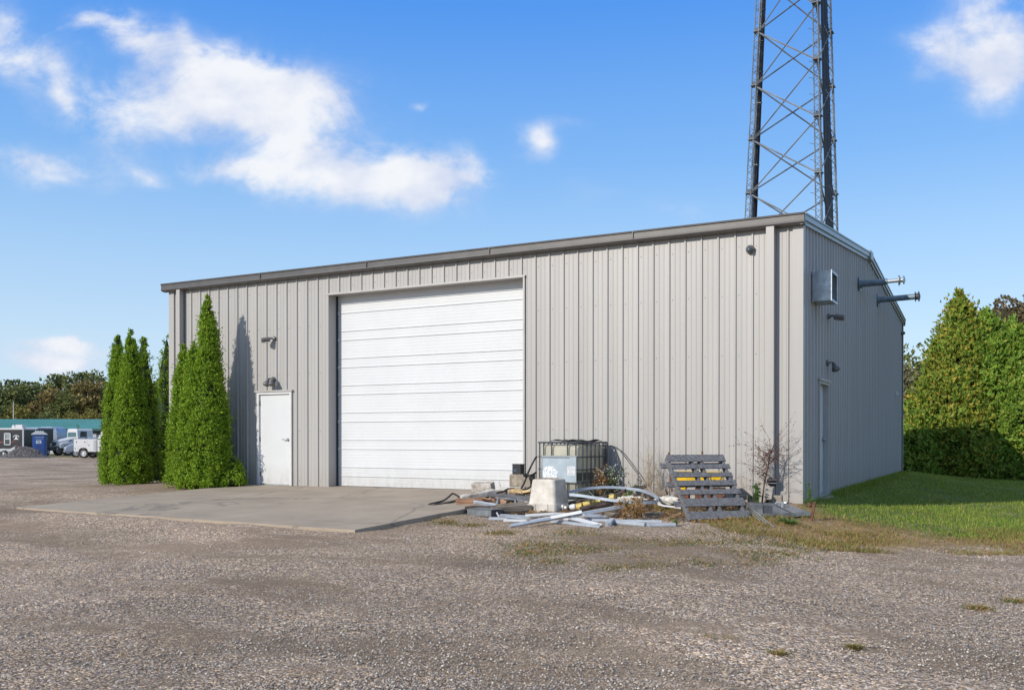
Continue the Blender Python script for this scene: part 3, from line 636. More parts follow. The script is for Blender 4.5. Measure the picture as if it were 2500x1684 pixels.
# front man door
def man_door(tf, a0, a1, z1v, hinge_left, rec, name='door'):
    d = MB(); w = lambda x0, x1, y0, y1, z0, z1_: d._add([tf(x, y, z) for x in (x0, x1) for y in (y0, y1) for z in (z0, z1_)], [(0, 1, 3, 2), (4, 6, 7, 5), (0, 4, 5, 1), (2, 3, 7, 6), (0, 2, 6, 4), (1, 5, 7, 3)])
    w(a0+.05, a1-.05, rec, rec+.045, .012, z1v-.055); o = d.build(name, DOORW, bld, bevel=.003)
    d = MB(); w = lambda x0, x1, y0, y1, z0, z1_: d._add([tf(x, y, z) for x in (x0, x1) for y in (y0, y1) for z in (z0, z1_)], [(0, 1, 3, 2), (4, 6, 7, 5), (0, 4, 5, 1), (2, 3, 7, 6), (0, 2, 6, 4), (1, 5, 7, 3)])
    w(a0, a0+.047, -.036, rec+.05, 0, z1v); w(a1-.047, a1, -.036, rec+.05, 0, z1v); w(a0+.047, a1-.047, -.036, rec+.05, z1v-.052, z1v)
    d.build('door_frame', ALUMW if rec < .05 else TRIML, o)
    d = MB(); w = lambda x0, x1, y0, y1, z0, z1_: d._add([tf(x, y, z) for x in (x0, x1) for y in (y0, y1) for z in (z0, z1_)], [(0, 1, 3, 2), (4, 6, 7, 5), (0, 4, 5, 1), (2, 3, 7, 6), (0, 2, 6, 4), (1, 5, 7, 3)])
    w(a0-.055, a1+.05, -.062, -.02, z1v, z1v+.038); w(a0-.025, a0, -.04, .0, 0, z1v); w(a1, a1+.025, -.04, .0, 0, z1v); d.build('door_trim', TRIML, o)
    d = MB(); w = lambda x0, x1, y0, y1, z0, z1_: d._add([tf(x, y, z) for x in (x0, x1) for y in (y0, y1) for z in (z0, z1_)], [(0, 1, 3, 2), (4, 6, 7, 5), (0, 4, 5, 1), (2, 3, 7, 6), (0, 2, 6, 4), (1, 5, 7, 3)])
    w(a0+.0, a1, -.03, rec+.06, -.03, .008); d.build('threshold', STEEL, o)
    for hz in (.24, 1.06, 1.9):
        d = MB(); hx = a0+.05 if hinge_left else a1-.05
        d._add([tf(x, y, z) for x in (hx-.014, hx+.014) for y in (rec-.012, rec-.001) for z in (hz-.055, hz+.055)], [(0, 1, 3, 2), (4, 6, 7, 5), (0, 4, 5, 1), (2, 3, 7, 6), (0, 2, 6, 4), (1, 5, 7, 3)])
        d.build('hinge', RUST if rec < .05 else DARKM, o)
    hx = a1-.12 if hinge_left else a0+.12; s = -1 if hinge_left else 1
    d = MB(); d.tube([tf(hx, rec-.004, 1.05), tf(hx, rec-.06, 1.05)], .024, 10); d.tube([tf(hx, rec-.055, 1.05), tf(hx+s*.06, rec-.06, 1.055), tf(hx+s*.13, rec-.055, 1.05)], .011, 8)
    d.tube([tf(hx, rec-.001, 1.05), tf(hx, rec-.012, 1.05)], .038, 14); d.build('handle', STEEL, o)
    d = MB(); d._add([tf(x, y, z) for x in (hx-s*.04, hx-s*.085) for y in (rec-.006, rec-.0015) for z in (.93, 1.19)], [(0, 1, 3, 2), (4, 6, 7, 5), (0, 4, 5, 1), (2, 3, 7, 6), (0, 2, 6, 4), (1, 5, 7, 3)])
    d.build('latch_guard', STEEL, o)
    return o
man_door(lambda a, d, z: (a, d, z), PX0, PX1, PZ, True, .012)
sdoor = man_door(lambda a, d, z: (-d, a, z), SY0, SY1, SZ, True, .07)
m = MB(); m.bb(-.5, .12, SY0-.03, SY1+.05, -.22, -.035); m.build('door_sill', CONC, bld)

# roof sheets, gutter, rake trim
m = MB(); ov = .05
for (ya, yb) in ((-ov, DEPTH/2), (DEPTH+ov, DEPTH/2)):
    za = H_E+.1; zb = H_R+.1
    m._add([(WX0-.08, ya, za), (.05, ya, za), (.05, yb, zb), (WX0-.08, yb, zb), (WX0-.08, ya, za-.03), (.05, ya, za-.03), (.05, yb, zb-.03), (WX0-.08, yb, zb-.03)],
           [(0, 1, 2, 3), (4, 7, 6, 5), (0, 4, 5, 1), (1, 5, 6, 2), (3, 7, 4, 0)])
    x = WX0+.2
    while x < 0: m.bar((x, ya, za+.015), (x, yb, zb+.015), .05, .03); x += .61
roof = m.build('roof', mat('roof_sheet', (.36, .35, .34), .4, .3), bld)
prof = [(0, -.03), (-.05, -.03), (-.13, -.012), (-.150, .012), (-.140, .045), (-.140, .128), (-.158, .138), (-.162, .165), (-.15, .17), (0, .17)]
m = MB(); M90 = Matrix.Rotation(math.pi/2, 4, 'Z')
def gut(y0, sgn, x0, x1):
    m.prism([(sgn*a, H_E+b) for a, b in [(p[0], p[1]) for p in prof]], -x1, -x0, Matrix(((0, -1, 0, 0), (1, 0, 0, y0), (0, 0, 1, 0), (0, 0, 0, 1))))
gut(-.036, 1, WX0-.15, .075); o = m.build('gutter', TRIM, bld)
m = MB(); gut(DEPTH+.036, -1, WX0-.28, .075); m.build('gutter', TRIM, bld)
for gx in (-15.2+3.05*k for k in range(1, 5)): MB().bb(gx-.008, gx+.008, -.200, -.176, H_E+.03, H_E+.165).build('gutter_joint', TRIM, o)
for sx, x in ((1, .0), (-1, WX0)):
    rk = MB()
    for (ya, yb) in ((-.15, DEPTH/2), (DEPTH+.15, DEPTH/2)):
        za = H_E-.005+(-.15)*.0925; zb = H_R
        for (x0, x1, d0, d1) in ((.0, .055, -.02, .05), (.0, .085, .05, .145), (-.02, .10, .145, .172)):
            rk._add([(x+sx*a, yy, zz+dd) for yy, zz in ((ya, za+.014), (yb, zb)) for a in (x0, x1) for dd in (d0, d1)], [(0, 1, 3, 2), (4, 6, 7, 5), (0, 4, 5, 1), (2, 3, 7, 6), (0, 2, 6, 4), (1, 5, 7, 3)])
    rk.build('rake_trim', mat('rake_trim_paint', (.27, .27, .27), .3, .1, .06, 3), bld)
    c = MB(); c.bb(x-sx*.02, x+sx*.115, DEPTH/2-.22, DEPTH/2+.22, H_R-.03, H_R+.20); c.build('ridge_cap', mat('rake_trim_paint', (.3, .3, .3)), bld, bevel=.02)
# downspouts
def downspout(x0, x1, zbot):
    d = MB(); d.bb(x0, x1, -.165, -.034, zbot, H_E-.0)
    o = d.build('downspout', WALL, bld, bevel=.006)
    return o
downspout(-14.91, -14.79, .03); downspout(-.57, -.43, .02)

# things on the walls --------------------------------------------------
def dome(name, p, nrm, label, mtl=DARKM):
    o = empty(name, p, label, 'security camera'); q = Vector(nrm).to_track_quat('Z', 'Y').to_matrix().to_4x4()
    MB().lathe([(.075, 0), (.078, .02), (.06, .055)], 20, q).build('mount', LAMPM, o, smooth=False)
    MB().lathe([(.055, .05), (.052, .075), (.04, .10), (.02, .115), (.001, .118)], 18, q).build('dome', GLASS, o, smooth=True)
    return o
dome('security_camera', tuple(at(1832, 609, -.03)), (0, -1, -.25), 'round dark dome camera high on the front wall near the right corner')
dome('security_camera', (.03, 15.44, 4.42), (1, 0, -.2), 'dark dome camera high at the far end of the side wall')
def area_lamp(p, yawz, label):          # box-shaped head on a short arm, local -Y points away from the wall
    o = empty('wall_lamp', p, label, 'wall lamp', 'lamps mounted above the doors', rz=yawz)
    MB().lathe([(.05, 0), (.055, .02), (.035, .05)], 14, Matrix.Rotation(math.pi/2, 4, 'X')).build('mount', LAMPM, o)
    MB().tube([(0, -.04, 0), (0, -.09, .005), (0, -.13, -.01)], .022, 10).build('arm', LAMPM, o)
    b = MB(); b.prism([(-.06, -.055), (-.085, .0), (-.05, .05), (.05, .05), (.085, .0), (.06, -.055)], -.31, -.12); h = b.build('lamp_head', LAMPM, o, bevel=.015)
    h.rotation_euler.x = R(9)
    g = MB(); g.box((0, -.215, -.062), (.12, .15, .012)); l = g.build('lens', mat('frosted_lens', (.55, .55, .52), .3), h)
    return o
def globe_lamp(p, yawz, label, heads):
    o = empty('wall_lamp', p, label, 'wall lamp', 'lamps mounted above the doors', rz=yawz)
    MB().lathe([(.06, 0), (.062, .02), (.045, .045)], 16, Matrix.Rotation(math.pi/2, 4, 'X')).build('mount', LAMPM, o)
    for sx, dx in heads:
        a = MB(); a.tube([(0, -.04, .0), (sx*.04, -.09, .02), (sx*.06+dx, -.12, -.02)], .016, 8); a.build('arm', LAMPM, o)
        q = Matrix.Translation((sx*.06+dx, -.115, -.0)) @ Vector((sx*.15, -.35, -1)).to_track_quat('Z', 'Y').to_matrix().to_4x4()
        MB().lathe([(.02, -.02), (.035, .0), (.038, .04), (.062, .085), (.08, .13), (.07, .16), (.03, .175)], 16, q).build('lamp_head', LAMPM, o, smooth=True)
    return o
area_lamp((-11.84, -.03, 3.38), R(-42), 'bronze area lamp on the front wall high above the left man door')
globe_lamp((-11.88, -.035, 2.44), 0, 'bronze twin head lamp just above the front man door', ((-1, 0), (1, 0)))
area_lamp((.03, 2.36, 3.43), R(90), 'bronze area lamp high on the shaded side wall under the vent hood')
globe_lamp((.03, 2.24, 2.52), R(90), 'bronze single globe lamp just above the side door', ((1, .0),))
# vent hood
o = empty('vent_hood', (.03, .81, 3.52), 'square galvanised vent hood high on the side wall near the corner', 'vent hood')
h = MB(); W_, H_, D_ = .62, .53, .31
h.bb(0, D_, 0, .012, 0, H_); h.bb(0, D_, W_-.012, W_, 0, H_); h.bb(0, D_, .012, W_-.012, H_-.012, H_); h.bb(0, D_, .012, W_-.012, 0, .012)
hb = h.build('hood_shell', STEEL, o)
h = MB(); h.bar((.02, -.004, .02), (D_-.03, -.004, H_-.02), .008, .012); h.bar((.02, -.004, H_-.02), (D_-.03, -.004, .02), .008, .012); h.build('crease', STEEL, hb)
h = MB(); h.bb(D_, D_+.02, -.01, .04, -.01, H_+.01); h.bb(D_, D_+.02, W_-.04, W_+.01, -.01, H_+.01); h.bb(D_, D_+.02, .04, W_-.04, H_-.03, H_+.01); h.bb(D_, D_+.02, .04, W_-.04, -.01, .03); h.build('rim', STEEL, o); MB().bb(-.0, .02, -.03, -.001, -.02, H_+.03).build('wall_strip', STEEL, o)
h = MB()
for k in range(6): h.box((.2, W_/2, .06+k*.08), (.07, W_-.05, .006), Matrix.Rotation(R(35), 3, 'Y'))
h.build('louvre', STEEL, o)
# exhaust pipes
def exhaust(y, z, label, Ls, Lt, up):
    o = empty('exhaust_pipe', (.03, y, z), label, 'exhaust pipe', 'exhaust pipes through the side wall'); q = Matrix.Rotation(math.pi/2, 4, 'Y')
    MB().lathe([(.17, 0), (.17, .012), (.105, .018), (.10, .05)], 22, q).build('wall_flange', PIPEM, o)
    MB().lathe([(.075, .01), (.075, Ls)], 20, q).build('pipe_sleeve', PIPEM, o)
    if Lt > Ls: MB().lathe([(.045, Ls-.02), (.045, Lt)], 18, q).build('inner_pipe', STEEL, o)
    r = .05 if Lt > Ls else .085
    MB().lathe([(r+.045, Lt), (r+.05, Lt+.012), (r, Lt+.02), (r, Lt+.07), (r+.05, Lt+.08), (r+.045, Lt+.10), (r*.5, Lt+.125)], 22, q).build('vent_cap', DARKM if Lt == Ls else STEEL, o)
    if Lt > Ls: MB().lathe([(.035, Lt+.02), (.035, Lt+.035), (.12, Lt-.005), (.12, Lt-.02)], 22, q).build('collar', STEEL, o)
    o.rotation_euler.y = R(up); return o
exhaust(6.49, 4.65, 'galvanised exhaust pipe with thin end piece nearer the front corner', .60, .86, -1.5)
exhaust(9.75, 4.71, 'thick galvanised exhaust pipe with dark cap farther along the side wall', .90, .90, -1.5)
o = MB(); o.prism([(0, 0), (.12, .02), (.0, .14)], -.06, .06); tag(o.build('wall_vent', ALUMW, loc=(.02, 14.0, 2.38)), 'small pale wedge shaped vent low on the far end of the side wall', 'vent')

# ------------------------------------------------------------------ conifers
def cone_tree(name, loc, H, rad, seed, label, group, m, n=8000, ls=.075, prof=None, clump=.16, lean=(0, 0), core=.8, cat='tree', droop=.6):
    o = empty(name, loc, label, cat, group); r = np.random.default_rng(seed)
    prof = prof or (lambda t: np.clip(np.minimum(1.0, .86+t*1.2)*(1-t**1.15)**.72, .015, 1.2))
    t = r.random(n*3); pr = prof(t); keep = r.random(n*3)*1.05 < pr+.06; t = t[keep][:n]; n = len(t); pr = prof(t)
    a = r.random(n)*2*np.pi; ph = r.random(6)*6.28
    def bump(a, t): return (np.sin(a*5+ph[0]+t*5)*.40+np.sin(a*9+ph[1]-t*11)*.30+np.sin(a*3+ph[2]+t*17)*.35+np.sin(a*14+t*31+ph[3])*.28+np.sin(a*7-t*43+ph[4])*.28)
    bm = bump(a, t); rr = rad*pr*(1+clump*bm)*(1.02-.26*r.random(n)**1.6)
    P = np.stack([np.cos(a)*rr+lean[0]*t, np.sin(a)*rr+lean[1]*t, t*H*(.985)+.04], -1)
    nc = max(60, n//24); cid = r.integers(0, nc, n); off3 = r.normal(size=P.shape)*ls*np.array([1.05, 1.05, 1.5]); off3 *= (.5+.9*r.random(nc)[cid]**1.5)[:, None]; P = P[cid]+off3*(1-.55*(t[cid]>.9))[:, None]; a = a[cid]; t = t[cid]
    out = np.stack([np.cos(a)*.55, np.sin(a)*.55, droop+.35+.5*t+.35*r.normal(size=n)], -1); face = np.stack([np.cos(a), np.sin(a), .45+0*a], -1)
    Vs, Fs = [], []; off = 0
    for k in range(3):
        D = out+r.normal(size=(n, 3))*.62
        V, F = leaves(P, D, ls*(.7+.8*r.random(n)), ls*.46*(.7+.6*r.random(n)), seed*7+k, face); Vs.append(V); Fs.append(F+off); off += len(V)
    npmesh('crown', np.concatenate(Vs), np.concatenate(Fs), m, o)
    # dense inner twig mass
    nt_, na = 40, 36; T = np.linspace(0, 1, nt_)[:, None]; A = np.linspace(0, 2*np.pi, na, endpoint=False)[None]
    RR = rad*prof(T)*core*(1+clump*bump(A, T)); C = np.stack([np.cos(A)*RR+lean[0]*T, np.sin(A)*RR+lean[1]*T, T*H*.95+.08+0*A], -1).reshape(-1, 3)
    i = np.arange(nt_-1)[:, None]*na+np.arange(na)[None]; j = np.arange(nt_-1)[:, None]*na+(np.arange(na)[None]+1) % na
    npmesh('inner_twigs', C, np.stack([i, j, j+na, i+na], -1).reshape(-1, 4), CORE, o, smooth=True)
    MB().tube([(0, 0, -.1), (0, 0, .5), (lean[0]*.5, lean[1]*.5, H*.5)], [rad*.14, rad*.11, rad*.05], 8).build('trunk', BARK, o)
    return o
GA = 'columnar evergreens beside the left end of the building'
def arb(px, base_y, top_py, rad, seed, label, n=8000, ly=0, dx=0, clump=.14):
    # px, top_py: where the tip shows; base_y: distance row
    p = at(px, top_py, base_y); z0 = gz(p[0], p[1]) if base_y > -.0 else -.05
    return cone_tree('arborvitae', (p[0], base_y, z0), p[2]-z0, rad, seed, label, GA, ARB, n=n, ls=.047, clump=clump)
arb(507, -.80, 722, .52, 11, 'tallest arborvitae, pointed, standing closest to the front door', 30000)
arb(446, -.62, 844, .36, 12, 'left rounded low top arborvitae against the building corner', 15000)
arb(474, -.95, 830, .42, 13, 'middle low top arborvitae merged with the tallest one', 18000)
arb(287, .75, 812, .45, 14, 'leftmost arborvitae of the detached trio', 19000)
arb(319, .25, 808, .50, 15, 'central arborvitae in front of the detached trio', 24000)
arb(349, .95, 814, .52, 16, 'right arborvitae of the detached trio', 8000)
arb(407, 2.4, 816, .50, 17, 'lone arborvitae tucked behind the left building corner', 7000)
arb(566, -.55, 1120, .30, 18, 'small bushy arborvitae shoot at the foot of the tallest one', 2200)

GH = 'evergreens along the lawn edge'
steep = lambda t: np.clip((np.minimum(1, .85+t*.9))*(1-t)**.82, .02, 1.1)
wide = lambda t: np.clip((np.minimum(1, .82+t*.9))*(1-t**1.25)**.85, .03, 1.1)
def hedge(px, by, top_py, rad, seed, label, m, n, ls=.15, prof=wide, clump=.24, name='conifer_tree'):
    p = at(px, top_py, by); z0 = gz(p[0], p[1])-.05
    return cone_tree(name, (p[0], by, z0), p[2]-z0, rad, seed, label, GH, m, n=n, ls=ls, prof=prof, clump=clump, droop=.35)
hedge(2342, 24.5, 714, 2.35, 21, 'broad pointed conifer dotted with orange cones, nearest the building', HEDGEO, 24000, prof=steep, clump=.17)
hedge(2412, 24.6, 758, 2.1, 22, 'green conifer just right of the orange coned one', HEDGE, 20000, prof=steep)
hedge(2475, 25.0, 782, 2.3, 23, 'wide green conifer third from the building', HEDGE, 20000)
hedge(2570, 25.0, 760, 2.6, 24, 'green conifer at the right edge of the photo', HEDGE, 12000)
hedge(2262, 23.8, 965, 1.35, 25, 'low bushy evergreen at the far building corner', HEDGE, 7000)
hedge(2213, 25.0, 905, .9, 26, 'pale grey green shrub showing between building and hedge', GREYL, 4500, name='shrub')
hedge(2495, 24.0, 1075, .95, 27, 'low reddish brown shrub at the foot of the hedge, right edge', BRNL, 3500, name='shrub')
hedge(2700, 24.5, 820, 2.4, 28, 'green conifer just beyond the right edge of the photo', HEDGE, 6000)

def broad_tree(name, loc, H, rad, seed, label, cat, group, m, n=1500, ls=.55, trunk=.25, k=26, low=.25):
    o = empty(name, loc, label, cat, group); r = np.random.default_rng(seed)
    C = []
    for i in range(k):
        a = r.random()*6.28; q = r.random()**.6; zz = low+(1-low)*r.random()
        rr = rad*q*math.sqrt(max(.08, 1-((zz-.58)/.5)**2))*.85; C.append((math.cos(a)*rr, math.sin(a)*rr, zz*H*.9, rad*(.22+.2*r.random())))
    C = np.array(C); id = r.integers(0, k, n); u = r.normal(size=(n, 3)); u /= np.linalg.norm(u, axis=1, keepdims=True)
    P = C[id, :3]+u*C[id, 3:4]*np.array([1, 1, .75])*(.75+.3*r.random((n, 1))); P[:, 2] = np.minimum(P[:, 2], H)
    D = u+r.normal(size=u.shape)*.8+np.array([0, 0, .2])
    V, F = leaves(P, D, ls*(.6+.9*r.random(n)), ls*.75*(.6+.6*r.random(n)), seed, u); npmesh('crown', V, F, m, o)
    t = MB(); t.tube([(0, 0, -.3), (.05*H*.2, 0, H*.25), (0, .1, H*.6)], [trunk, trunk*.8, trunk*.4], 7)
    for i in range(6):
        c = C[r.integers(0, k)]; t.tube([(0, 0, H*(.22+.06*i)), tuple(c[:3]*np.array([.6, .6, .9])), tuple(c[:3])], [trunk*.4, trunk*.25, trunk*.1], 5)
    t.build('trunk', BARK, o); return o
# brown-leaved tree at the right edge and a dark tree past the building
p = at(2490, 690, 26.8); broad_tree('deciduous_tree', (p[0], 26.8, -.5), p[2]+.5, 1.9, 41, 'brown leaved deciduous tree rising behind the hedge at the right edge', 'tree', None, BRNL, 9000, .17, .14, 40, .35)
p = at(2225, 850, 62); broad_tree('deciduous_tree', (p[0], 62, -.5), p[2]+.5, 4.2, 42, 'dark green tree far behind, between the building and the conifers', 'tree', None, OAKG, 5000, .35, .3, 30, .2)
for i, px in enumerate((2330, 2520)):
    p = at(px, 880, 64+3*i); broad_tree('deciduous_tree', (p[0], 64+3*i, -.5), p[2]+.5, 4.2, 43+i, ('dark tree far behind the orange coned conifer', 'dark tree far behind the right edge of the hedge')[i], 'tree', 'trees far behind the hedge', OAKG, 2500, .45, .3, 26, .15)

# background frame: local x runs along the picture, local y away from it
def bgp(px, dep, z=-.54):
    p = CAM+rv*(px-1250)/2283.67*dep+fwv*dep; return (float(p[0]), float(p[1]), z)
def build_far_trees():
    kinds = [(OAKG, 'dark green'), (OAKG, 'dull green'), (OAKB, 'bronze brown'), (OAKY, 'yellowish green')]
    protos = {}; r = random.Random(11)
    rows = []
    px = -90
    while px < 440:
        rows.append((px, 172+r.uniform(-6, 6), r.uniform(.96, 1.1), 0)); px += r.uniform(52, 68)
    px = -80
    while px < 440:
        rows.append((px, 152+r.uniform(-5, 5), r.uniform(.74, .9), 1)); px += r.uniform(40, 56)
    px = -90
    while px < 440:
        rows.append((px, 136+r.uniform(-4, 4), r.uniform(.42, .6), 2)); px += r.uniform(36, 52)
    for i, (px, dep, s, row) in enumerate(rows):
        brown = 110 < px < 300
        k = (r.choice([0, 1, 0]) if row == 0 else (r.choice([2, 2, 3, 1]) if brown else r.choice([0, 1, 3, 0]))) if row < 2 else r.choice([3, 2, 1, 3] if brown else [0, 3, 1])
        v = (k, r.randint(0, 1))
        names = [q[1] for q in kinds]
        if v not in protos:
            protos[v] = broad_tree('deciduous_tree', (0, 0, 0), 12.6, 4.1, 100+k*3+v[1], '', 'tree', 'trees of the far wood behind the green roof', kinds[k][0], 3600, .52, .25, 34, .1); t = protos[v]
        else: t = copy_tree(protos[v])
        t.location = bgp(px, dep); t.scale = (s*1.05, s*1.05, s); t.rotation_euler.z = r.random()*6.28
        cnt = protos.setdefault(('n', row), [0]); cnt[0] += 1
        ordn = ['first', 'second', 'third', 'fourth', 'fifth', 'sixth', 'seventh', 'eighth', 'ninth', 'tenth', 'eleventh', 'twelfth', 'thirteenth', 'fourteenth', 'fifteenth'][cnt[0]-1]
        t['label'] = f"{names[k]} tree, {ordn} from the left in the {('tall back', 'middle', 'low front')[row]} row of the far wood"
build_far_trees()

# ------------------------------------------------------------------ lattice tower behind the building
def build_tower():
    t = empty('lattice_tower', bgp(1920, 49, -.3), 'tall grey three legged lattice radio tower behind the building', 'radio tower')
    base = Vector(t.location); D = 49.; w0 = 5.62; th = R(2)
    L0 = Vector((*(CAM+rv*((1798-1250)/2283.67*D)+fwv*D)[:2], 0)); r3 = Vector(rv); f3 = Vector(fwv)
    dR = r3*math.cos(th)+f3*math.sin(th); dM = r3*math.cos(th-R(60))+f3*math.sin(th-R(60))
    legs0 = [L0, L0+dM*w0, L0+dR*w0]; cen = (legs0[0]+legs0[1]+legs0[2])/3; HT = 46.
    t.location = (cen.x, cen.y, -.3); cc = Vector((cen.x, cen.y, -.3))
    k = .0150
    def leg(i, z): return cen.lerp(legs0[i], 1-z*k)+Vector((0, 0, z))-cc
    lm = []
    for i in range(3):
        m = MB(); rad = .20; P = .32; n = int(HT/P)
        ch = [Vector((math.cos(a), math.sin(a), 0))*rad for a in (YAW+R(90*0+30), YAW+R(150), YAW+R(270))]
        for c in ch: m.tube([leg(i, 0)+c, leg(i, HT)+c*.7], .032, 6)
        for j in range(n):
            for q in range(3):
                a, b = ch[q], ch[(q+1) % 3]; z0, z1_ = j*P, (j+1)*P
                if j % 2: a, b = b, a
                m.bar(leg(i, z0)+a, leg(i, z1_)+b, .022, .022)
        m.build('leg', TOWERM, t)
        if i == 1: pass
    bay = 2.76; zn = 13.5-bay*5+.3
    for j in range(16):
        za, zb = max(.2, zn+j*bay), zn+(j+1)*bay
        if zb < .5: continue
        for i in range(3):
            a, b = i, (i+1) % 3; wd = .075
            for (p, q) in (((a, za), (b, zb)), ((b, za), (a, zb))):
                m = MB(); off = Vector((.02, .02, 0)) if p[0] == a else Vector((-.03, -.03, 0)); A, B = leg(p[0], p[1])+off, leg(q[0], q[1])+off
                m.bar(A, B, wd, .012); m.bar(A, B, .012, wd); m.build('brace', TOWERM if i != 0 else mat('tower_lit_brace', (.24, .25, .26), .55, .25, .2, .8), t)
    for j in range(17):
        z = zn+j*bay
        if z < 0: continue
        for i in range(3):
            m = MB(); c = leg(i, z); m.box(c, (.40, .40, .02)); m.box(c+Vector((0, 0, .12)), (.26, .02, .24), Matrix.Rotation(YAW, 3, 'Z')); m.build('gusset', TOWERM, t)
    # cable runs on ladders inside the legs
    for (i, j, fr, nn, off, stp) in ((0, 2, .085, 7, .35, .010), (2, 1, .42, 14, .0, .036)):
        for c in range(nn):
            m = MB(); f = fr+(c-nn/2)*stp
            pts = [leg(i, z).lerp(leg(j, z), f)+Vector(fwv)*(off+.03*(c % 2)) for z in (0, 15, 30, HT)]
            m.tube(pts, .024 if c % 3 else .034, 6); m.build('cable', CABLE, t)
        for b in range(int(HT/1.6)):
            z = 1+b*1.6; m = MB(); m.bar(leg(i, z).lerp(leg(j, z), .01)+Vector(fwv)*off, leg(i, z).lerp(leg(j, z), fr+.04)+Vector(fwv)*off, .035, .035); m.build('cable_rung', ALUMW if b % 2 else TOWERM, t)
    # climbing pegs on the near leg
    m = MB()
    for b in range(int(HT/.8)): z = b*.8; m.bar(leg(1, z)+Vector(rv)*-.2, leg(1, z)+Vector(rv)*-.42+Vector((0, 0, .05)), .02, .02)
    m.build('step_pegs', TOWERM, t)
build_tower()

# ------------------------------------------------------------------ background yard (left)
def bgroot(name, px, dep, label, cat, rot=0, group=None): return empty(name, bgp(px, dep), label, cat, group, rz=YAW+rot)
def green_barn():
    o = bgroot('storage_building', 60, 104, 'long low building with green ribbed metal roof beyond the vehicles', 'building')
    m = MB(); m.bb(-24, 16, 0, 9, 0, 2.75); m.build('wall', mat('barn_wall', (.10, .105, .11), .7, 0, .1, 1), o)
    m = MB(); ez, rz_ = 2.72, 3.9; zz = [(-.5, ez), (4.6, rz_), (9.6, ez)]
    for (a, b) in zip(zz[:-1], zz[1:]): m._add([(-24.4, a[0], a[1]), (16.4, a[0], a[1]), (16.4, b[0], b[1]), (-24.4, b[0], b[1]), (-24.4, a[0], a[1]-.12), (16.4, a[0], a[1]-.12), (16.4, b[0], b[1]-.12), (-24.4, b[0], b[1]-.12)], [(0, 1, 2, 3), (7, 6, 5, 4), (0, 4, 5, 1), (2, 6, 7, 3), (1, 5, 6, 2), (0, 3, 7, 4)])
    x = -24.3
    while x < 16.4: m.bar((x, -.5, ez+.02), (x, 4.6, rz_+.02), .06, .05); x += .3
    m.build('roof', GREENR, o)
    m = MB(); m.bb(-24.4, 16.4, -.56, -.48, ez-.2, ez+.02); m.build('eave_trim', mat('dark_green_trim', (.03, .08, .07), .4), o)
    for x0, x1 in ((2.0, 4.6), (5.3, 8.0), (8.7, 11.4), (-1.6, 1.2), (-6, -3.2), (-10, -7)):
        m = MB(); m.bb(x0, x1, -.06, .0, .0, 2.25)
        for k in range(1, 5): m.bb(x0, x1, -.075, -.06, k*.45, k*.45+.03)
        m.build('garage_door', CREAM, o)
green_barn()
o = bgroot('flag_pole', 33, 125, 'thin white pole rising behind the green roof', 'pole'); MB().tube([(0, 0, 0), (0, 0, 6.6)], [.06, .045], 8).build('pole', ALUMW, o)
o = bgroot('basketball_backboard', 252, 96, 'black framed clear backboard in front of the green roof', 'backboard')
m = MB(); m.bb(-.25, 1.1, 0, .04, 2.55, 2.63); m.bb(-.25, 1.1, 0, .04, 3.42, 3.5); m.bb(-.25, -.17, 0, .04, 2.63, 3.42); m.bb(1.02, 1.1, 0, .04, 2.63, 3.42); m.bb(.12, .18, -.01, .03, 2.63, 3.42); m.bb(.18, 1.02, -.01, .03, 3.1, 3.16); m.build('frame', BLACK, o)
m = MB(); m.bb(-.17, 1.02, .015, .022, 2.63, 3.42); m.build('board', mat('clear_board', (.12, .27, .30), .2), o)
m = MB(); m.bar((.5, .3, 0), (.5, .3, 2.9), .12, .12); m.bar((.5, .3, 2.9), (.5, .04, 3.0), .08, .08); m.build('post', BLACK, o)
broad_tree('sapling', bgp(190, 97), 3.3, .22, 61, 'small thin sapling against the green roof behind the semi truck', 'sapling', None, OAKG, 160, .12, .03, 8, .35)

def wheel(name, parent, x, y, z, r, w, mrim=WHITE):
    e = bpy.data.objects.new(name, None); sc.collection.objects.link(e); e.parent = parent; e.location = (x, y, z)
    q = Matrix.Rotation(math.pi/2, 4, 'X')
    MB().lathe([(r*.62, -w/2), (r*.94, -w/2), (r, -w*.35), (r, w*.35), (r*.94, w/2), (r*.62, w/2)], 28, q, False).build('tyre', TYRE, e, smooth=False)
    m = MB(); m.lathe([(r*.60, w*.20), (r*.63, w*.44), (r*.56, w*.50), (r*.52, w*.30), (r*.30, w*.26), (r*.26, w*.44), (r*.10, w*.50), (.001, w*.5)], 24, q); m.lathe([(r*.6, -w*.3), (r*.6, .1*w)], 24, q)
    m.build('rim', mrim, e)
    m = MB()
    for k in range(6): a = k*math.pi/3; m.tube([(math.cos(a)*r*.42, -w*.285, math.sin(a)*r*.42), (math.cos(a)*r*.42, -w*.30, math.sin(a)*r*.42)], r*.07, 8)
    m.build('rim_hole', BLACK, e); return e

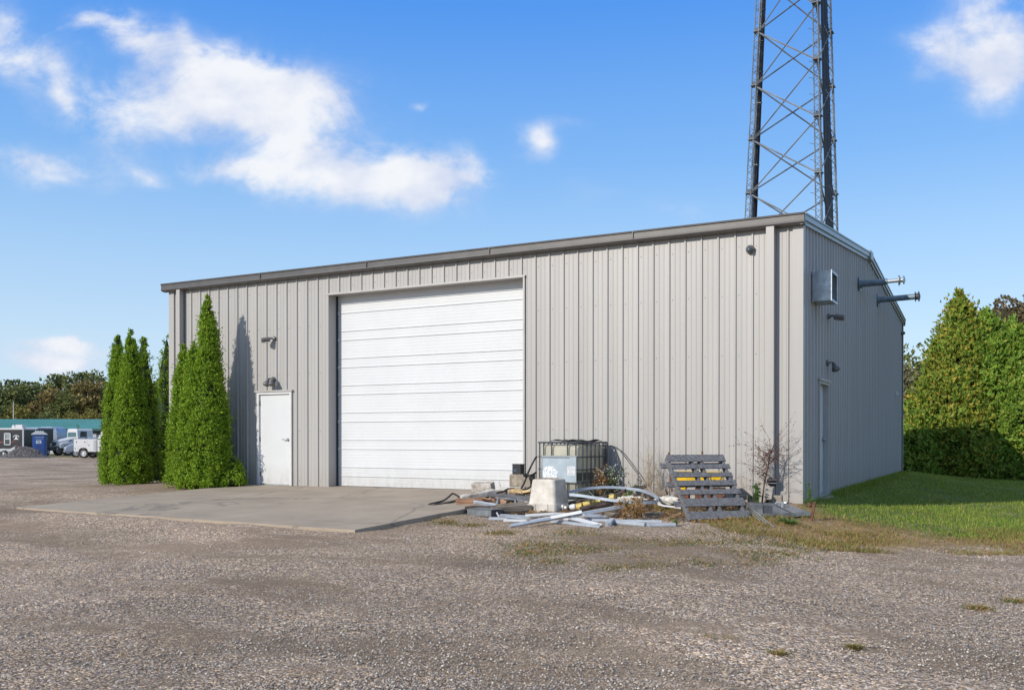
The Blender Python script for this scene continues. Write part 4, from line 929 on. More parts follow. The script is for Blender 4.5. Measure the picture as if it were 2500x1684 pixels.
def service_truck():
    # side on, nose to the right; local x=0 at the tail, y=0 near side
    o = bgroot('service_truck', 180, 78.5, 'white service truck with utility tool boxes, side on before the evergreens', 'truck')
    b = MB(); b.prism([(0, .42), (.40, .42), (.45, .55), (.58, .64), (.80, .67), (1.02, .64), (1.15, .55), (1.22, .42), (1.9, .42), (1.9, 1.18), (0, 1.18)], 0, .42)
    b.bb(.02, 1.9, .42, 1.62, .62, .72); b.bb(0, 1.9, 1.62, 2.0, .5, 1.18)
    body = b.build('utility_body', WHITE, o, bevel=.012)
    for (x0, x1, z0, z1_) in ((.05, 1.14, .80, 1.14), (1.17, 1.84, .46, 1.14), (.03, .36, .46, .77)):
        d = MB(); d.bb(x0, x1, -.012, -.001, z0, z1_); dd = d.build('tool_box_door', WHITE, body, bevel=.006)
    d = MB(); d.bb(.20, .26, -.022, -.012, .95, 1.05); d.bb(.9, .96, -.022, -.012, .95, 1.05); d.bb(1.25, 1.31, -.022, -.012, .78, .86); d.bb(.1, .16, -.022, -.012, .58, .66); d.build('latch', DARKM, body)
    d = MB()
    for k in range(4): d.bb(1.66+k*.05, 1.68+k*.05, -.020, -.012, .5, 1.12)
    d.build('vent_strip', CREAM, body)
    cpr = [(1.97, .42), (1.97, 1.15), (2.05, 1.28), (2.30, 1.62), (2.45, 1.68), (3.5, 1.68), (3.75, 1.60), (4.15, 1.14), (5.15, 1.02), (5.35, .92), (5.38, .45), (5.1, .40), (4.95, .62), (4.75, .76), (4.45, .76), (4.25, .62), (4.1, .40)]
    c = MB(); c.prism(cpr, .02, 1.98); cab = c.build('cab', WHITE, o, bevel=.03)
    d = MB(); d.prism([(2.30, 1.18), (2.50, 1.58), (3.02, 1.58), (3.02, 1.18)], .010, .0185); d.prism([(3.10, 1.18), (3.10, 1.58), (3.55, 1.58), (3.92, 1.18)], .010, .0185); d.build('side_window', GLASS, cab)
    d = MB(); d.bb(2.15, 2.3, -.02, .018, .98, 1.01); d.bb(3.12, 3.3, -.02, .018, .98, 1.01); d.build('door_handle', DARKM, cab)
    d = MB(); d.prism([(3.60, 1.64), (3.78, 1.60), (4.16, 1.17), (4.10, 1.15)], .12, 1.88); d.build('windscreen', GLASS, cab)
    d = MB(); d.bb(5.36, 5.46, .1, 1.9, .45, .62); d.build('bumper', CHROME, o)
    d = MB(); d.bb(5.34, 5.40, .12, .4, .70, .9); d.build('headlight', mat('lamp_glass', (.7, .7, .68), .1), o)
    d = MB(); d.bb(0, 5.2, .45, .6, .3, .45); d.bb(0, 5.2, 1.4, 1.55, .3, .45); d.build('chassis', DARKM, o)
    for q in (body, cab): q.scale.z = 1.395; q.location.z = -.046
    for x in (.80, 4.6):
        for y in (.15, 1.85): wheel('wheel', o, x, y, .40, .40, .26)
    o.location.z += .0
service_truck()

def semi_truck():
    # conventional medium truck, nose towards -y (camera), turned
    o = bgroot('box_nosed_truck', 176, 92, 'white medium duty conventional truck facing left behind the service truck', 'truck', rot=R(-38))
    c = MB(); c.prism([(-1.05, 1.0), (-1.05, 1.75), (-.95, 2.45), (-.82, 2.62), (.82, 2.62), (.95, 2.45), (1.05, 1.75), (1.05, 1.0)], 0, 1.6); cab = c.build('cab', WHITE, o, bevel=.05)
    w = MB(); w._add([(-.85, -.03, 1.82), (.85, -.03, 1.82), (.78, .01, 2.42), (-.78, .01, 2.42), (-.85, -.001, 1.82), (.85, -.001, 1.82), (.78, .03, 2.42), (-.78, .03, 2.42)], [(0, 1, 2, 3), (4, 7, 6, 5), (0, 4, 5, 1), (1, 5, 6, 2), (2, 6, 7, 3), (3, 7, 4, 0)]); w.build('windscreen', mat('tinted_windscreen', (.10, .18, .20), .1), cab)
    for s in (-1, 1):
        w = MB(); w.prism([(.25, 1.75), (.35, 2.35), (.95, 2.35), (.95, 1.75)], 0, .02, Matrix(((0, 1, 0, s*1.035-.01), (1, 0, 0, 0), (0, 0, 1, 0), (0, 0, 0, 1)))); w.build('side_window', GLASS, cab)
    h = MB(); h._add([(-.62, -1.75, .85), (.62, -1.75, .85), (.58, -1.70, 1.42), (-.58, -1.70, 1.42), (-.95, 0, .85), (.95, 0, .85), (.92, 0, 1.78), (-.92, 0, 1.78)], [(0, 1, 2, 3), (4, 7, 6, 5), (0, 4, 5, 1), (1, 5, 6, 2), (2, 6, 7, 3), (3, 7, 4, 0)]); hd = h.build('hood', WHITE, o, bevel=.08)
    for s in (-1, 1):
        f = MB(); f.prism([(-1.68, .75), (-1.70, 1.1), (-1.45, 1.22), (-.9, 1.28), (-.35, 1.1), (-.25, .7), (-.45, .7), (-.6, .95), (-.95, 1.05), (-1.25, .95), (-1.4, .72)], 0, .32, Matrix(((0, s, 0, s*.72), (1, 0, 0, 0), (0, 0, 1, 0), (0, 0, 0, 1)))); f.build('fender', WHITE, o, bevel=.05)
        l = MB(); l.box((s*.82, -1.70, .98), (.30, .06, .18)); l.build('headlight', mat('lamp_glass', (.7, .7, .68), .1), o, bevel=.02)
        v = MB(); v.prism([(-.75, 1.38), (-.35, 1.46), (-.3, 1.54), (-.6, 1.50)], 0, .02, Matrix(((0, 1, 0, s*.84-.01), (1, 0, 0, 0), (0, 0, 1, 0), (0, 0, 0, 1)))); v.build('hood_vent', BLACK, o)
        for y in (-.92,): wheel('wheel', o, s*.92, y, .5, .5, .28).rotation_euler.z = math.pi/2
        wheel('wheel', o, s*.92, 4.0, .5, .5, .4).rotation_euler.z = math.pi/2
    g = MB(); g._add([(-.46, -1.79, .92), (.46, -1.79, .92), (.42, -1.75, 1.36), (-.42, -1.75, 1.36), (-.46, -1.72, .92), (.46, -1.72, .92), (.42, -1.68, 1.36), (-.42, -1.68, 1.36)], [(0, 1, 2, 3), (4, 7, 6, 5), (0, 4, 5, 1), (1, 5, 6, 2), (2, 6, 7, 3), (3, 7, 4, 0)]); gg = g.build('grille', CHROME, o)
    g = MB()
    for k in range(7): g.bb(-.36+k*.11, -.30+k*.11, -1.797, -1.785, .96, 1.30)
    g.build('grille_slot', DARKM, gg)
    b = MB(); b.bb(-1.1, 1.1, -1.98, -1.80, .48, .78); b.build('bumper', DARKM, o, bevel=.04)
    b = MB(); b.bb(-.45, -.3, 1.6, 6.2, .7, .95); b.bb(.3, .45, 1.6, 6.2, .7, .95); b.bb(-.9, .9, -.1, 1.5, .6, 1.0); b.build('chassis', DARKM, o)
    b = MB(); b.bb(-1.1, 1.1, 2.1, 6.4, 1.0, 1.12); b.build('flat_bed', SILV, o)
semi_truck()

def grey_van():
    o = bgroot('grey_van', 158, 83, 'silver grey vehicle front peeking out between the two white trucks', 'van', rot=R(-62))
    pr = [(-.0, .45), (-.05, .75), (.1, .98), (.7, 1.18), (1.25, 1.28), (1.9, 1.75), (4.2, 1.8), (4.4, .5), (3.7, .42), (1.3, .42)]
    m = MB(); m.prism([(a, b) for a, b in pr], -.9, .9, Matrix.Rotation(math.pi/2, 4, 'Z')); m.build('body', SILV, o, bevel=.08)
    m = MB(); m.bb(-.42, .42, -.10, .04, .66, .86); m.build('grille', CHROME, o, bevel=.04)
    m = MB(); m.bb(-.34, .34, -.115, -.10, .69, .83); m.build('grille_mesh', BLACK, o)
    for s in (-1, 1):
        m = MB(); m.box((s*.66, .04, .80), (.34, .14, .2)); m.build('headlight', mat('lamp_glass', (.7, .7, .68), .1), o, bevel=.04)
        for y in (.85, 3.5): wheel('wheel', o, s*.8, y, .34, .34, .22).rotation_euler.z = math.pi/2
    m = MB(); m.bb(-.92, .92, -.12, .05, .42, .60); m.build('bumper', CHROME, o, bevel=.04)
    m = MB(); m._add([(-.75, 1.27, 1.32), (.75, 1.27, 1.32), (.66, 1.84, 1.74), (-.66, 1.84, 1.74), (-.75, 1.31, 1.30), (.75, 1.31, 1.30), (.66, 1.9, 1.72), (-.66, 1.9, 1.72)], [(0, 1, 2, 3), (4, 7, 6, 5), (0, 4, 5, 1), (1, 5, 6, 2), (2, 6, 7, 3), (3, 7, 4, 0)]); m.build('windscreen', GLASS, o)
grey_van()
o = bgroot('covered_boat', 242, 95, 'low grey covered boat hull behind the service truck', 'boat')
m = MB(); m.prism([(-1.6, 1.2), (-1.4, 1.0), (2.2, .9), (2.5, 1.3), (1.9, 1.75), (.6, 2.0), (-.2, 1.55), (-1.5, 1.35)], 0, 1.9); m.build('hull', mat('grey_boat_cover', (.42, .42, .44), .6), o, bevel=.08)
m = MB(); m.bb(-1.5, 2.2, .3, .4, .45, .55); m.bb(-1.5, 2.2, 1.5, 1.6, .45, .55); m.bar((0, .35, .5), (0, .35, 1.0), .08, .08); m.bar((1.5, .35, .5), (1.5, .35, 1.0), .08, .08); m.build('trailer', STEEL, o); wheel('wheel', o, .6, .1, .33, .33, .2)

def fish_house():
    o = bgroot('black_trailer', 0, 88, 'black enclosed trailer with white window and red stripes at the left edge', 'trailer')
    # local scale: 1 px(src) = .0385 m
    o.scale.z = 1.13
    m = MB(); m.bb(-5.2, 2.15, 0, 2.4, .55, 2.22); body = m.build('body', BLACKP, o, bevel=.02)
    m = MB()
    for k in range(8): m.bb(-5.2, 2.10, -.012, -.001, .80+k*.17, .815+k*.17)
    m.build('siding_seam', DARKM, body)
    m = MB(); m.bb(-5.25, 2.25, -.06, 2.46, 2.19, 2.33); m.build('roof', WHITE, o, bevel=.03)
    m = MB(); m.bb(2.12, 2.24, -.03, .06, .40, 2.19); m.build('corner_post', CREAM, o)
    m = MB(); m.bb(-5.2, 2.12, -.02, .02, .38, .62); m.build('skirt', CREAM, o)
    w = MB()
    x0, x1, a, b = .40, 1.02, .92, 1.93
    w.bb(x0, x1, -.05, -.001, a, a+.07); w.bb(x0, x1, -.05, -.001, b-.07, b); w.bb(x0, x0+.08, -.05, -.001, a, b); w.bb(x1-.08, x1, -.05, -.001, a, b); w.bb(x0, x1, -.045, -.001, 1.40, 1.46)
    ww = w.build('window', WHITE, body); w = MB(); w.bb(x0+.08, x1-.08, -.02, -.004, a+.07, 1.40); w.build('pane', GLASS, ww); w = MB(); w.bb(x0+.08, x1-.08, -.021, -.004, 1.46, b-.07); w.build('pane', mat('curtained_glass', (.3, .34, .34), .2), ww)
    e = MB()   # white emblem: an arch above a small peak
    for k in range(8):
        A = R(25+k*130/8); B = R(25+(k+1)*130/8); e.bar((1.53+math.cos(A)*.31, -.016, 1.46+math.sin(A)*.28), (1.53+math.cos(B)*.31, -.016, 1.46+math.sin(B)*.28), .012, .06)
    e.prism([(1.27, 1.38), (1.42, 1.46), (1.49, 1.68), (1.57, 1.68), (1.66, 1.46), (1.81, 1.38)], -.022, -.012); e.build('emblem', ALUMW, body)
    s = MB(); s.prism([(-.9, 1.02), (-.2, 1.12), (.3, 1.22), (.3, 1.17), (-.2, 1.02)], -.022, -.012); s.prism([(1.05, 1.22), (1.55, 1.21), (1.05, 1.17)], -.022, -.012); s.prism([(1.35, .86), (1.85, .84), (1.45, .81)], -.022, -.012); s.build('stripe', mat('faded_red_stripe', (.45, .10, .10), .5), body)
    # clutter on the roof
    m = MB(); m.bb(1.35, 2.0, .2, .9, 2.33, 2.62); m.prism([(.9, 2.33), (1.0, 2.6), (1.15, 2.6), (1.3, 2.33)], .3, .8); m.build('roof_unit', WHITE, o, bevel=.03)
    m = MB(); m.bb(-4, 2.1, .2, 2.2, .3, .5); m.build('chassis', DARKM, o)
    for x in (-1.2, -2.1): wheel('wheel', o, x, .1, .38, .38, .22)
fish_house()
def ramp_trailer():
    o = bgroot('ramp_trailer', 58, 91, 'blue grey panelled cargo trailer beside the black trailer', 'trailer')
    o.scale.z = 1.13
    m = MB(); m.bb(.1, 1.42, 0, 3, .45, 2.28); b = m.build('body', BLACK, o, bevel=.03)
    m = MB(); m.bb(.2, 1.42, -.06, -.001, .45, 2.08); d = m.build('ramp_door', BGREY, b)
    m = MB(); m.bb(.28, .52, -.075, -.06, 1.80, 1.98); m.bb(.35, .6, -.08, -.06, 1.02, 1.06); m.build('latch', BLACK, d)
    m = MB(); m.tube([(.75, -.07, 1.45), (.85, -.07, 1.60), (.95, -.07, 1.52), (1.0, -.07, 1.64), (1.1, -.07, 1.5)], .015, 6); m.build('emblem', ALUMW, d)
    m = MB(); m.bb(0, 1.5, -.1, 3.1, 2.28, 2.42); m.build('roof', SILV, o, bevel=.04)
    for y in (1.2, 2.0): wheel('wheel', o, 1.3, y, .36, .36, .2).rotation_euler.z = math.pi/2
ramp_trailer()
def camper():
    o = bgroot('camper_trailer', 97, 96, 'blue grey camper with a rounded front behind the portable toilet', 'camper')
    o.scale.z = 1.17
    m = MB(); m.prism([(-.1, .5), (-.1, 2.42), (1.2, 2.45), (1.5, 2.32), (1.72, 2.0), (1.82, 1.55), (1.80, 1.32), (1.3, 1.25), (1.2, .5)], 0, 2.4); b = m.build('body', SILV, o, bevel=.04)
    m = MB(); m.prism([(-.02, 1.75), (-.02, 2.22), (.75, 2.22), (1.0, 2.08), (1.1, 1.82), (.9, 1.72)], -.012, -.001); m.build('blue_decal', BLUEP, b)
    m = MB(); M_ = Matrix.Translation((.42, -.016, 1.85)) @ Matrix.Rotation(math.pi/2, 4, 'X'); m.lathe([(.001, 0), (.36, 0), (.36, .004), (.001, .004)], 24, M_)
    for i, v in enumerate(m.v): m.v[i] = (v[0], v[1], 1.85+(v[2]-1.85)*.42)
    m.build('oval_badge', NAVY, b)
    m = MB()
    for k in range(7): m.bb(.14+k*.083, .19+k*.083, -.032, -.022, 1.79, 1.91)
    for k in (1, 3, 4): m.bb(.14+k*.083, .205+k*.083, -.032, -.022, 1.79, 1.81)
    m.build('badge_lettering', ALUMW, b)
    m = MB(); m.tube([(1.45, -.02, 2.40), (1.62, -.02, 2.22), (1.75, -.02, 1.98)], .025, 6); m.build('edge_rail', ALUMW, b)
    wheel('wheel', o, .6, .1, .36, .36, .2)
camper()
def potty():
    o = bgroot('portable_toilet', 96, 86, 'blue portable toilet with rounded white roof behind the gravel pile', 'portable toilet', rot=R(24))
    m = MB(); m.bb(-.55, .55, 0, 1.1, 0, 2.0); m.build('cabin', BLUEP, o, bevel=.03)
    m = MB(); m.bb(.555, .60, .08, 1.02, .08, 2.0); m.bb(.545, .62, .0, .08, 0, 2.02); m.bb(.545, .62, 1.02, 1.1, 0, 2.02); s = m.build('side_panel', NAVY, o, bevel=.01)
    m = MB(); m.tube([(.615, .42, 1.58), (.615, .62, 1.66), (.615, .82, 1.58), (.615, .62, 1.50), (.615, .42, 1.58)], .02, 6); m.build('badge', SILV, s)
    m = MB(); m.prism([(-.66, 2.0), (-.64, 2.08), (-.40, 2.24), (-.15, 2.33), (.15, 2.33), (.40, 2.24), (.64, 2.08), (.66, 2.0)], -.10, 1.18); rf = m.build('roof', WHITE, o, bevel=.03)
    m = MB()
    for k in range(4): m.tube([(-.32+k*.2, -.02, 2.27), (-.32+k*.2, .5, 2.36), (-.32+k*.2, 1.0, 2.27)], .035, 6)
    m.build('roof_rib', WHITE, rf)
    m = MB(); m.bb(-.42, .42, -.035, -.001, .1, 1.9); d = m.build('door', BLUEP, o, bevel=.01)
    m = MB(); m.bb(-.27, .17, -.05, -.036, 1.20, 1.48); sg = m.build('sign', ALUMW, d)
    m = MB(); m.bb(-.14, -.11, -.056, -.051, 1.27, 1.41); m.bb(-.14, -.06, -.056, -.051, 1.33, 1.355); m.bb(-.06, -.03, -.056, -.051, 1.27, 1.41); m.bb(-.0, .03, -.056, -.051, 1.27, 1.41); m.build('sign_mark', NAVY, sg)
    m = MB()
    for k in range(5): m.bb(-.3+k*.13, -.23+k*.13, -.045, -.036, 1.58, 1.66)
    for k in range(3): m.bb(-.36+k*.26, -.14+k*.26, -.045, -.036, 1.74, 1.82)
    m.build('vent_slot', SILV, d)
    m = MB()
    for z in (.35, .55, .75, .95): m.bb(-.34, .34, -.043, -.036, z, z+.08)
    m.build('door_panel_relief', NAVY, d)
potty()
# jon boat / small trailer parts at the far left bottom
o = bgroot('utility_trailer', 12, 84, 'small white utility trailer with one wheel at the left edge', 'trailer')
wheel('wheel', o, -.08, 0, .28, .30, .18, STEEL)
m = MB(); m.tube([(-.55, .0, .35), (-.45, 0, .62), (-.08, 0, .72), (.3, 0, .6), (.4, 0, .34)], .04, 6); m.build('fender', ALUMW, o)
m = MB(); m.bar((-1.5, .2, .5), (1.1, .2, .62), .08, .1); m.bar((.2, .2, .6), (.9, .2, .95), .06, .06); m.bar((.55, .2, .3), (.75, .2, .8), .12, .12); m.build('frame', ALUMW, o)
m = MB(); m.tube([(.86, .2, .0), (.86, .2, .95)], .07, 10); m.build('jack_post', NAVY, o)
m = MB(); m.bar((.95, .1, .12), (1.3, .1, .3), .1, .1); m.build('hitch', WHITE, o)

def gravel_pile():
    o = bgroot('gravel_pile', 58, 80, 'dark grey heap of crushed stone in front of the trailers', 'gravel pile')
    nx, ny = 110, 44; X = np.linspace(-2.5, 2.6, nx)[None]; Y = np.linspace(-1.3, 1.3, ny)[:, None]; r = np.random.default_rng(9)
    Z = .98*np.exp(-(((X+.15)/1.25)**2+(Y/.7)**2))+.35*np.exp(-(((X-1.1)/.7)**2+(Y/.6)**2))+r.normal(size=(ny, nx))*.03-.06
    V = np.stack([X+0*Y, Y+0*X, Z], -1).reshape(-1, 3); i = np.arange(ny-1)[:, None]*nx+np.arange(nx-1)[None]
    PM = mat('crushed_stone', (.14, .13, .135), .9, 0, .4, 14, .8, 20, col2=(.035, .033, .036)); npmesh('heap', V, np.stack([i, i+1, i+nx+1, i+nx], -1).reshape(-1, 4), PM, o)
    n = 3500; x = r.uniform(-2.3, 2.4, n); y = r.uniform(-1.2, .9, n); z = .98*np.exp(-(((x+.15)/1.25)**2+(y/.7)**2))+.35*np.exp(-(((x-1.1)/.7)**2+(y/.6)**2))-.04
    P = np.stack([x, y, z], -1); base = np.array([[1, 0, 0], [0, 1, 0], [-1, 0, 0], [0, -1, 0], [0, 0, 1], [0, 0, -1]])
    Vv = (base[None]*(.03+.035*r.random((n, 1, 1)))*(1+.8*(r.random((n, 6, 3))-.5))+P[:, None]).reshape(-1, 3); T = np.array([[0, 1, 4], [1, 2, 4], [2, 3, 4], [3, 0, 4], [1, 0, 5], [2, 1, 5], [3, 2, 5], [0, 3, 5]])
    st = npmesh('stones', Vv, (T[None]+6*np.arange(n)[:, None, None]).reshape(-1, 3), mat('crushed_stone_chips', (.16, .15, .155), .9, 0, .2, 5, island=[(0., (.04, .04, .045)), (.6, (.14, .13, .13)), (1., (.4, .38, .36))]), o); st['kind'] = 'stuff'
gravel_pile()

# ------------------------------------------------------------------ junk along the wall
def tote():
    D, Wd, Ht = .98, .94, 1.05
    br = at(1484.6, 1077, -.16); zt = br[2]; rot = R(-9)
    o = empty('storage_tote', (br[0], br[1], zt-Ht-.02), 'caged cream plastic liquid tote with metal placard against the wall', 'tote tank', rz=rot)
    # local: x from -Wd..0 , y from -D..0 (front = -D)
    b = bmesh.new(); bmesh.ops.create_cube(b, size=1)
    for v in b.verts: v.co = Vector((v.co.x*(Wd-.06)-Wd/2, v.co.y*(D-.06)-D/2, v.co.z*(Ht-.12)+Ht/2+.02))
    bmesh.ops.bevel(b, geom=list(b.edges), offset=.09, segments=5, affect='EDGES', profile=.5)
    me = bpy.data.meshes.new('bottle'); b.to_mesh(me); b.free()
    for p in me.polygons: p.use_smooth = True
    TM = TOTE; nt = TM.node_tree; N = nt.nodes; L = nt.links; bs = N['Principled BSDF']; src = bs.inputs['Base Color'].links[0].from_socket
    g = N.new('ShaderNodeTexCoord'); s = N.new('ShaderNodeSeparateXYZ'); L.new(g.outputs['Object'], s.inputs[0])
    mr = N.new('ShaderNodeMapRange'); L.new(s.outputs['Z'], mr.inputs[0]); mr.inputs[1].default_value = .515; mr.inputs[2].default_value = .50
    m2 = N.new('ShaderNodeMapRange'); L.new(s.outputs['Z'], m2.inputs[0]); m2.inputs[1].default_value = .38; m2.inputs[2].default_value = .33; m2.inputs[3].default_value = 1; m2.inputs[4].default_value = .3
    mu = N.new('ShaderNodeMath'); mu.operation = 'MULTIPLY'; L.new(mr.outputs[0], mu.inputs[0]); L.new(m2.outputs[0], mu.inputs[1])
    mx = N.new('ShaderNodeMix'); mx.data_type = 'RGBA'; L.new(mu.outputs[0], mx.inputs[0]); L.new(src, mx.inputs[6]); mx.inputs[7].default_value = (.17, .17, .14, 1); L.new(mx.outputs[2], bs.inputs['Base Color']); L.new(mx.outputs[2], next(q for q in N if q.type == 'BSDF_TRANSLUCENT').inputs['Color'])
    me.materials.append(TM); bo = bpy.data.objects.new('bottle', me); sc.collection.objects.link(bo); bo.parent = o
    c = MB(); r = .0125
    hz = [.06, .33, .56, .79, 1.05]
    for z in hz:
        q = .055; c.tube([(-Wd+q, -D, z), (-q, -D, z), (0, -D+q, z), (0, -q, z), (-q, 0, z), (-Wd+q, 0, z), (-Wd, -q, z), (-Wd, -D+q, z), (-Wd+q, -D, z)], r*(1.5 if z > 1 else 1), 6)
    cg = c.build('cage', DARKM, o)
    c = MB()
    for x in (-.78, -.60, -.25, -.07): c.tube([(x, -D-.008, .04), (x, -D-.008, Ht)], r, 6); c.tube([(x, .008, .04), (x, .008, Ht)], r, 6)
    for y in np.linspace(-D+.1, -.05, 7): c.tube([(.008, y, .04), (.008, y, Ht)], r, 6); c.tube([(-Wd-.008, y, .04), (-Wd-.008, y, Ht)], r, 6)
    c.build('cage_upright', DARKM, o)
    p = MB(); p.bb(-.80, -.055, -D-.028, -D-.020, .335, .80); pl = p.build('placard', mat('dull_galvanised_plate', (.40, .47, .52), .45, .35, .1, 4), o)
    p = MB(); p.bb(-.82, -.04, -D-.034, -D-.018, .79, .812); p.bb(-.82, -.04, -D-.034, -D-.018, .325, .345); p.bb(-.81, -.795, -D-.034, -D-.018, .33, .80); p.bb(-.06, -.045, -D-.034, -D-.018, .33, .80); p.build('placard_rim', STEEL, pl)
    p = MB(); p.bb(-.24, -.075, -D-.032, -D-.028, .46, .62); lb = p.build('label', ALUMW, pl)
    p = MB()
    for k, (n_, z) in enumerate(((6, .592), (6, .556), (4, .52), (6, .484))):
        x = -.222 if n_ == 6 else -.2
        for q in range(n_): w_ = random.uniform(.012, .018); p.bb(x, x+w_, -D-.034, -D-.032, z, z+.012); x += w_+.006
    p.build('label_text', mat('grey_print', (.25, .25, .27), .7), lb)
    p = MB(); pts = []
    p.cur = 0; tz = [(-.77, .36), (-.78, .52), (-.75, .60), (-.66, .615), (-.55, .61), (-.5, .55), (-.44, .53), (-.46, .45), (-.49, .37), (-.6, .35)]
    p.prism(tz, -D-.031, -D-.028); p.build('torn_label', mat('torn_paper', (.74, .74, .73), .8, 0, .3, 30, col2=(.3, .36, .42)), pl)
    p = MB(); x = -.78
    while x < -.2: w_ = random.uniform(.012, .03); p.bb(x, x+w_, -D-.0305, -D-.028, .765, .783); x += w_+.008
    p.build('placard_text', mat('dark_print', (.1, .11, .12), .7), pl)
    # black sheet on top and wooden base
    nx, ny = 16, 10; V = []; X = np.linspace(-.72, -.06, nx); Y = np.linspace(-D+.1, -.12, ny)
    for y in Y:
        for x in X: V.append((x, y, Ht+.022+.028*math.sin(x*9+y*3)**2+.012*math.sin(y*14)))
    m = MB(); m._add(V, [(j*nx+i, j*nx+i+1, (j+1)*nx+i+1, (j+1)*nx+i) for j in range(ny-1) for i in range(nx-1)]); sh = m.build('lid_sheet', RUBBER, o, smooth=True)
    so = sh.modifiers.new('thick', 'SOLIDIFY'); so.thickness = .01
    m = MB(); m.bb(-Wd, 0, -D, 0, -.10, -.075); m.bb(-Wd, 0, -D, -D+.1, -.2, -.10); m.bb(-Wd, 0, -.1, 0, -.2, -.10); m.bb(-Wd, 0, -D/2-.05, -D/2+.05, -.2, -.10); m.bb(-Wd, 0, -D, 0, -.074, .02); m.build('base', STEEL, o)
    return o
tote()

def bin_():
    p = gnd(*c3(1465, 955)); o = empty('upturned_bin', (p[0]-.20, p[1]+.22, p[2]+.01), 'upside down dirty cream plastic tub in front of the tote', 'tub', rz=R(2))
    o.scale = (1.15, 1.1, 1.04)
    def rr(hx, hy, z, rad, n=5):
        P = []
        for (sx, sy, a0) in ((1, 1, 0), (-1, 1, 90), (-1, -1, 180), (1, -1, 270)):
            for k in range(n+1): a = R(a0+90*k/n); P.append((sx*(hx-rad)+rad*math.cos(a), sy*(hy-rad)+rad*math.sin(a), z))
        return P
    rings = [rr(.235, .29, 0, .05), rr(.235, .29, .115, .05), rr(.218, .27, .118, .05), rr(.186, .225, .485, .055), rr(.176, .215, .505, .055), rr(.15, .19, .512, .05)]
    m = MB(); n = len(rings[0]); V = [q for r_ in rings for q in r_]
    m._add(V, [(i*n+j, i*n+(j+1) % n, (i+1)*n+(j+1) % n, (i+1)*n+j) for i in range(len(rings)-1) for j in range(n)]+[tuple(range((len(rings)-1)*n, len(rings)*n))])
    m.build('tub_shell', BINM, o, smooth=False, bevel=.0)
    m = MB()
    for s in (-1, 1):
        m.box((s*.205, -.26, .06), (.012, .06, .12)); m.box((-.1*s, -.295, .06), (.012, .012, .12))
    m.build('rim_rib', BINM, o)
    q = Matrix.Translation((.245, -.10, .06)) @ Matrix.Rotation(math.pi/2, 4, 'Y')
    m = MB(); m.lathe([(.045, -.02), (.05, .03), (.052, .035), (.036, .04)], 14, q); m.lathe([(.026, .04), (.026, .08)], 12, q); m.build('drain_fitting', mat('cream_fitting', (.72, .66, .56), .5), o)
    m = MB(); m.lathe([(.03, -.02), (.034, .03), (.02, .04)], 12, Matrix.Translation((.245, .07, .075)) @ Matrix.Rotation(math.pi/2, 4, 'Y')); m.build('plug', mat('cream_fitting', (.72, .66, .56), .5), o)
    m = MB(); r = random.Random(4)
    for k in range(60): m.box((r.uniform(-.12, .12), r.uniform(-.16, .16), .515), (r.uniform(.01, .03), r.uniform(.01, .03), .006), Matrix.Rotation(r.random()*3, 3, 'Z'))
    m.build('leaf_litter', DEADP, o)
bin_()

def pallet():
    BL = gnd(*c4(850, 1050)); cv = lambda a, b, c: Vector(rv)*a+Vector(fwv)*b+Vector((0, 0, c))
    s = cv(.96, .27, .0); W = 1.02; s.normalize(); u = cv(-.24, .85, 1.0); u = (u-s*u.dot(s)).normalized(); nrm = s.cross(u).normalized()
    if nrm.dot(Vector(fwv)) > 0: nrm = -nrm
    Lp = 1.27; o = empty('wooden_pallet', (BL[0], BL[1], BL[2]+.02), 'grey weathered wooden pallet leaning over yellow machinery', 'pallet')
    F = lambda a, b, c: tuple(s*a+u*b+nrm*c)
    def slab(a0, a1, b0, b1, c0, c1):
        m = MB(); m._add([F(a, b, c) for a in (a0, a1) for b in (b0, b1) for c in (c0, c1)], [(0, 1, 3, 2), (4, 6, 7, 5), (0, 4, 5, 1), (2, 3, 7, 6), (0, 2, 6, 4), (1, 5, 7, 3)]); return m
    for (a, b, sl, sr) in ((0, .115, 0, 0), (.192, .312, 0, 0), (.372, .448, -.01, .01), (.508, .588, .0, .0), (.642, .712, -.01, -.01), (.775, .845, .01, .01), (.89, 1., 0, -.02)):
        slab(0+sl, W+sr, a*Lp, b*Lp, .0, .018).build('deck_board', WOODG, o, bevel=.003)
    for a in (.0, .40, .55, .94): slab(a+.005, a+.042, .005, Lp-.01, -.095, -.001).build('stringer', WOODG, o, bevel=.003)
    for (a, b) in ((.0, .09), (.26, .34), (.56, .64), (.86, .94)): slab(-.10, W-.06, a*Lp, b*Lp, -.115, -.097).build('back_board', WOODG, o, bevel=.003)
pallet()

def yellow_machine():
    p = at(*c4(900, 640), -1.05); o = empty('yellow_machine', (p[0], p[1], -.15), 'yellow machine part with two rusty uprights under the pallet', 'machinery', rz=R(14))
    m = MB(); m.prism([(-.30, .30), (-.36, .58), (-.32, .66), (.42, .66), (.47, .60), (.47, .50), (.10, .46), (-.12, .42), (-.18, .30)], -.1, .38); m.build('housing', YEL, o, bevel=.02)
    m = MB(); m.bb(-.35, .2, -.12, -.101, .62, .66); m.bb(.05, .07, -.12, -.101, .44, .7); m.build('rib', DARKM, o)
    m = MB(); m.bb(-.30, -.1, -.14, .35, .0, .30); m.bb(.0, .5, -.0, .4, .0, .38); m.bar((-.3, -.12, .1), (.5, -.12, .14), .05, .06); m.build('frame', RUST, o)
    m = MB(); m.bar((-.40, .2, .3), (-.46, .25, .98), .03, .035); m.bar((.13, .2, .3), (.11, .25, 1.00), .03, .035); m.build('upright', RUST, o)
yellow_machine()

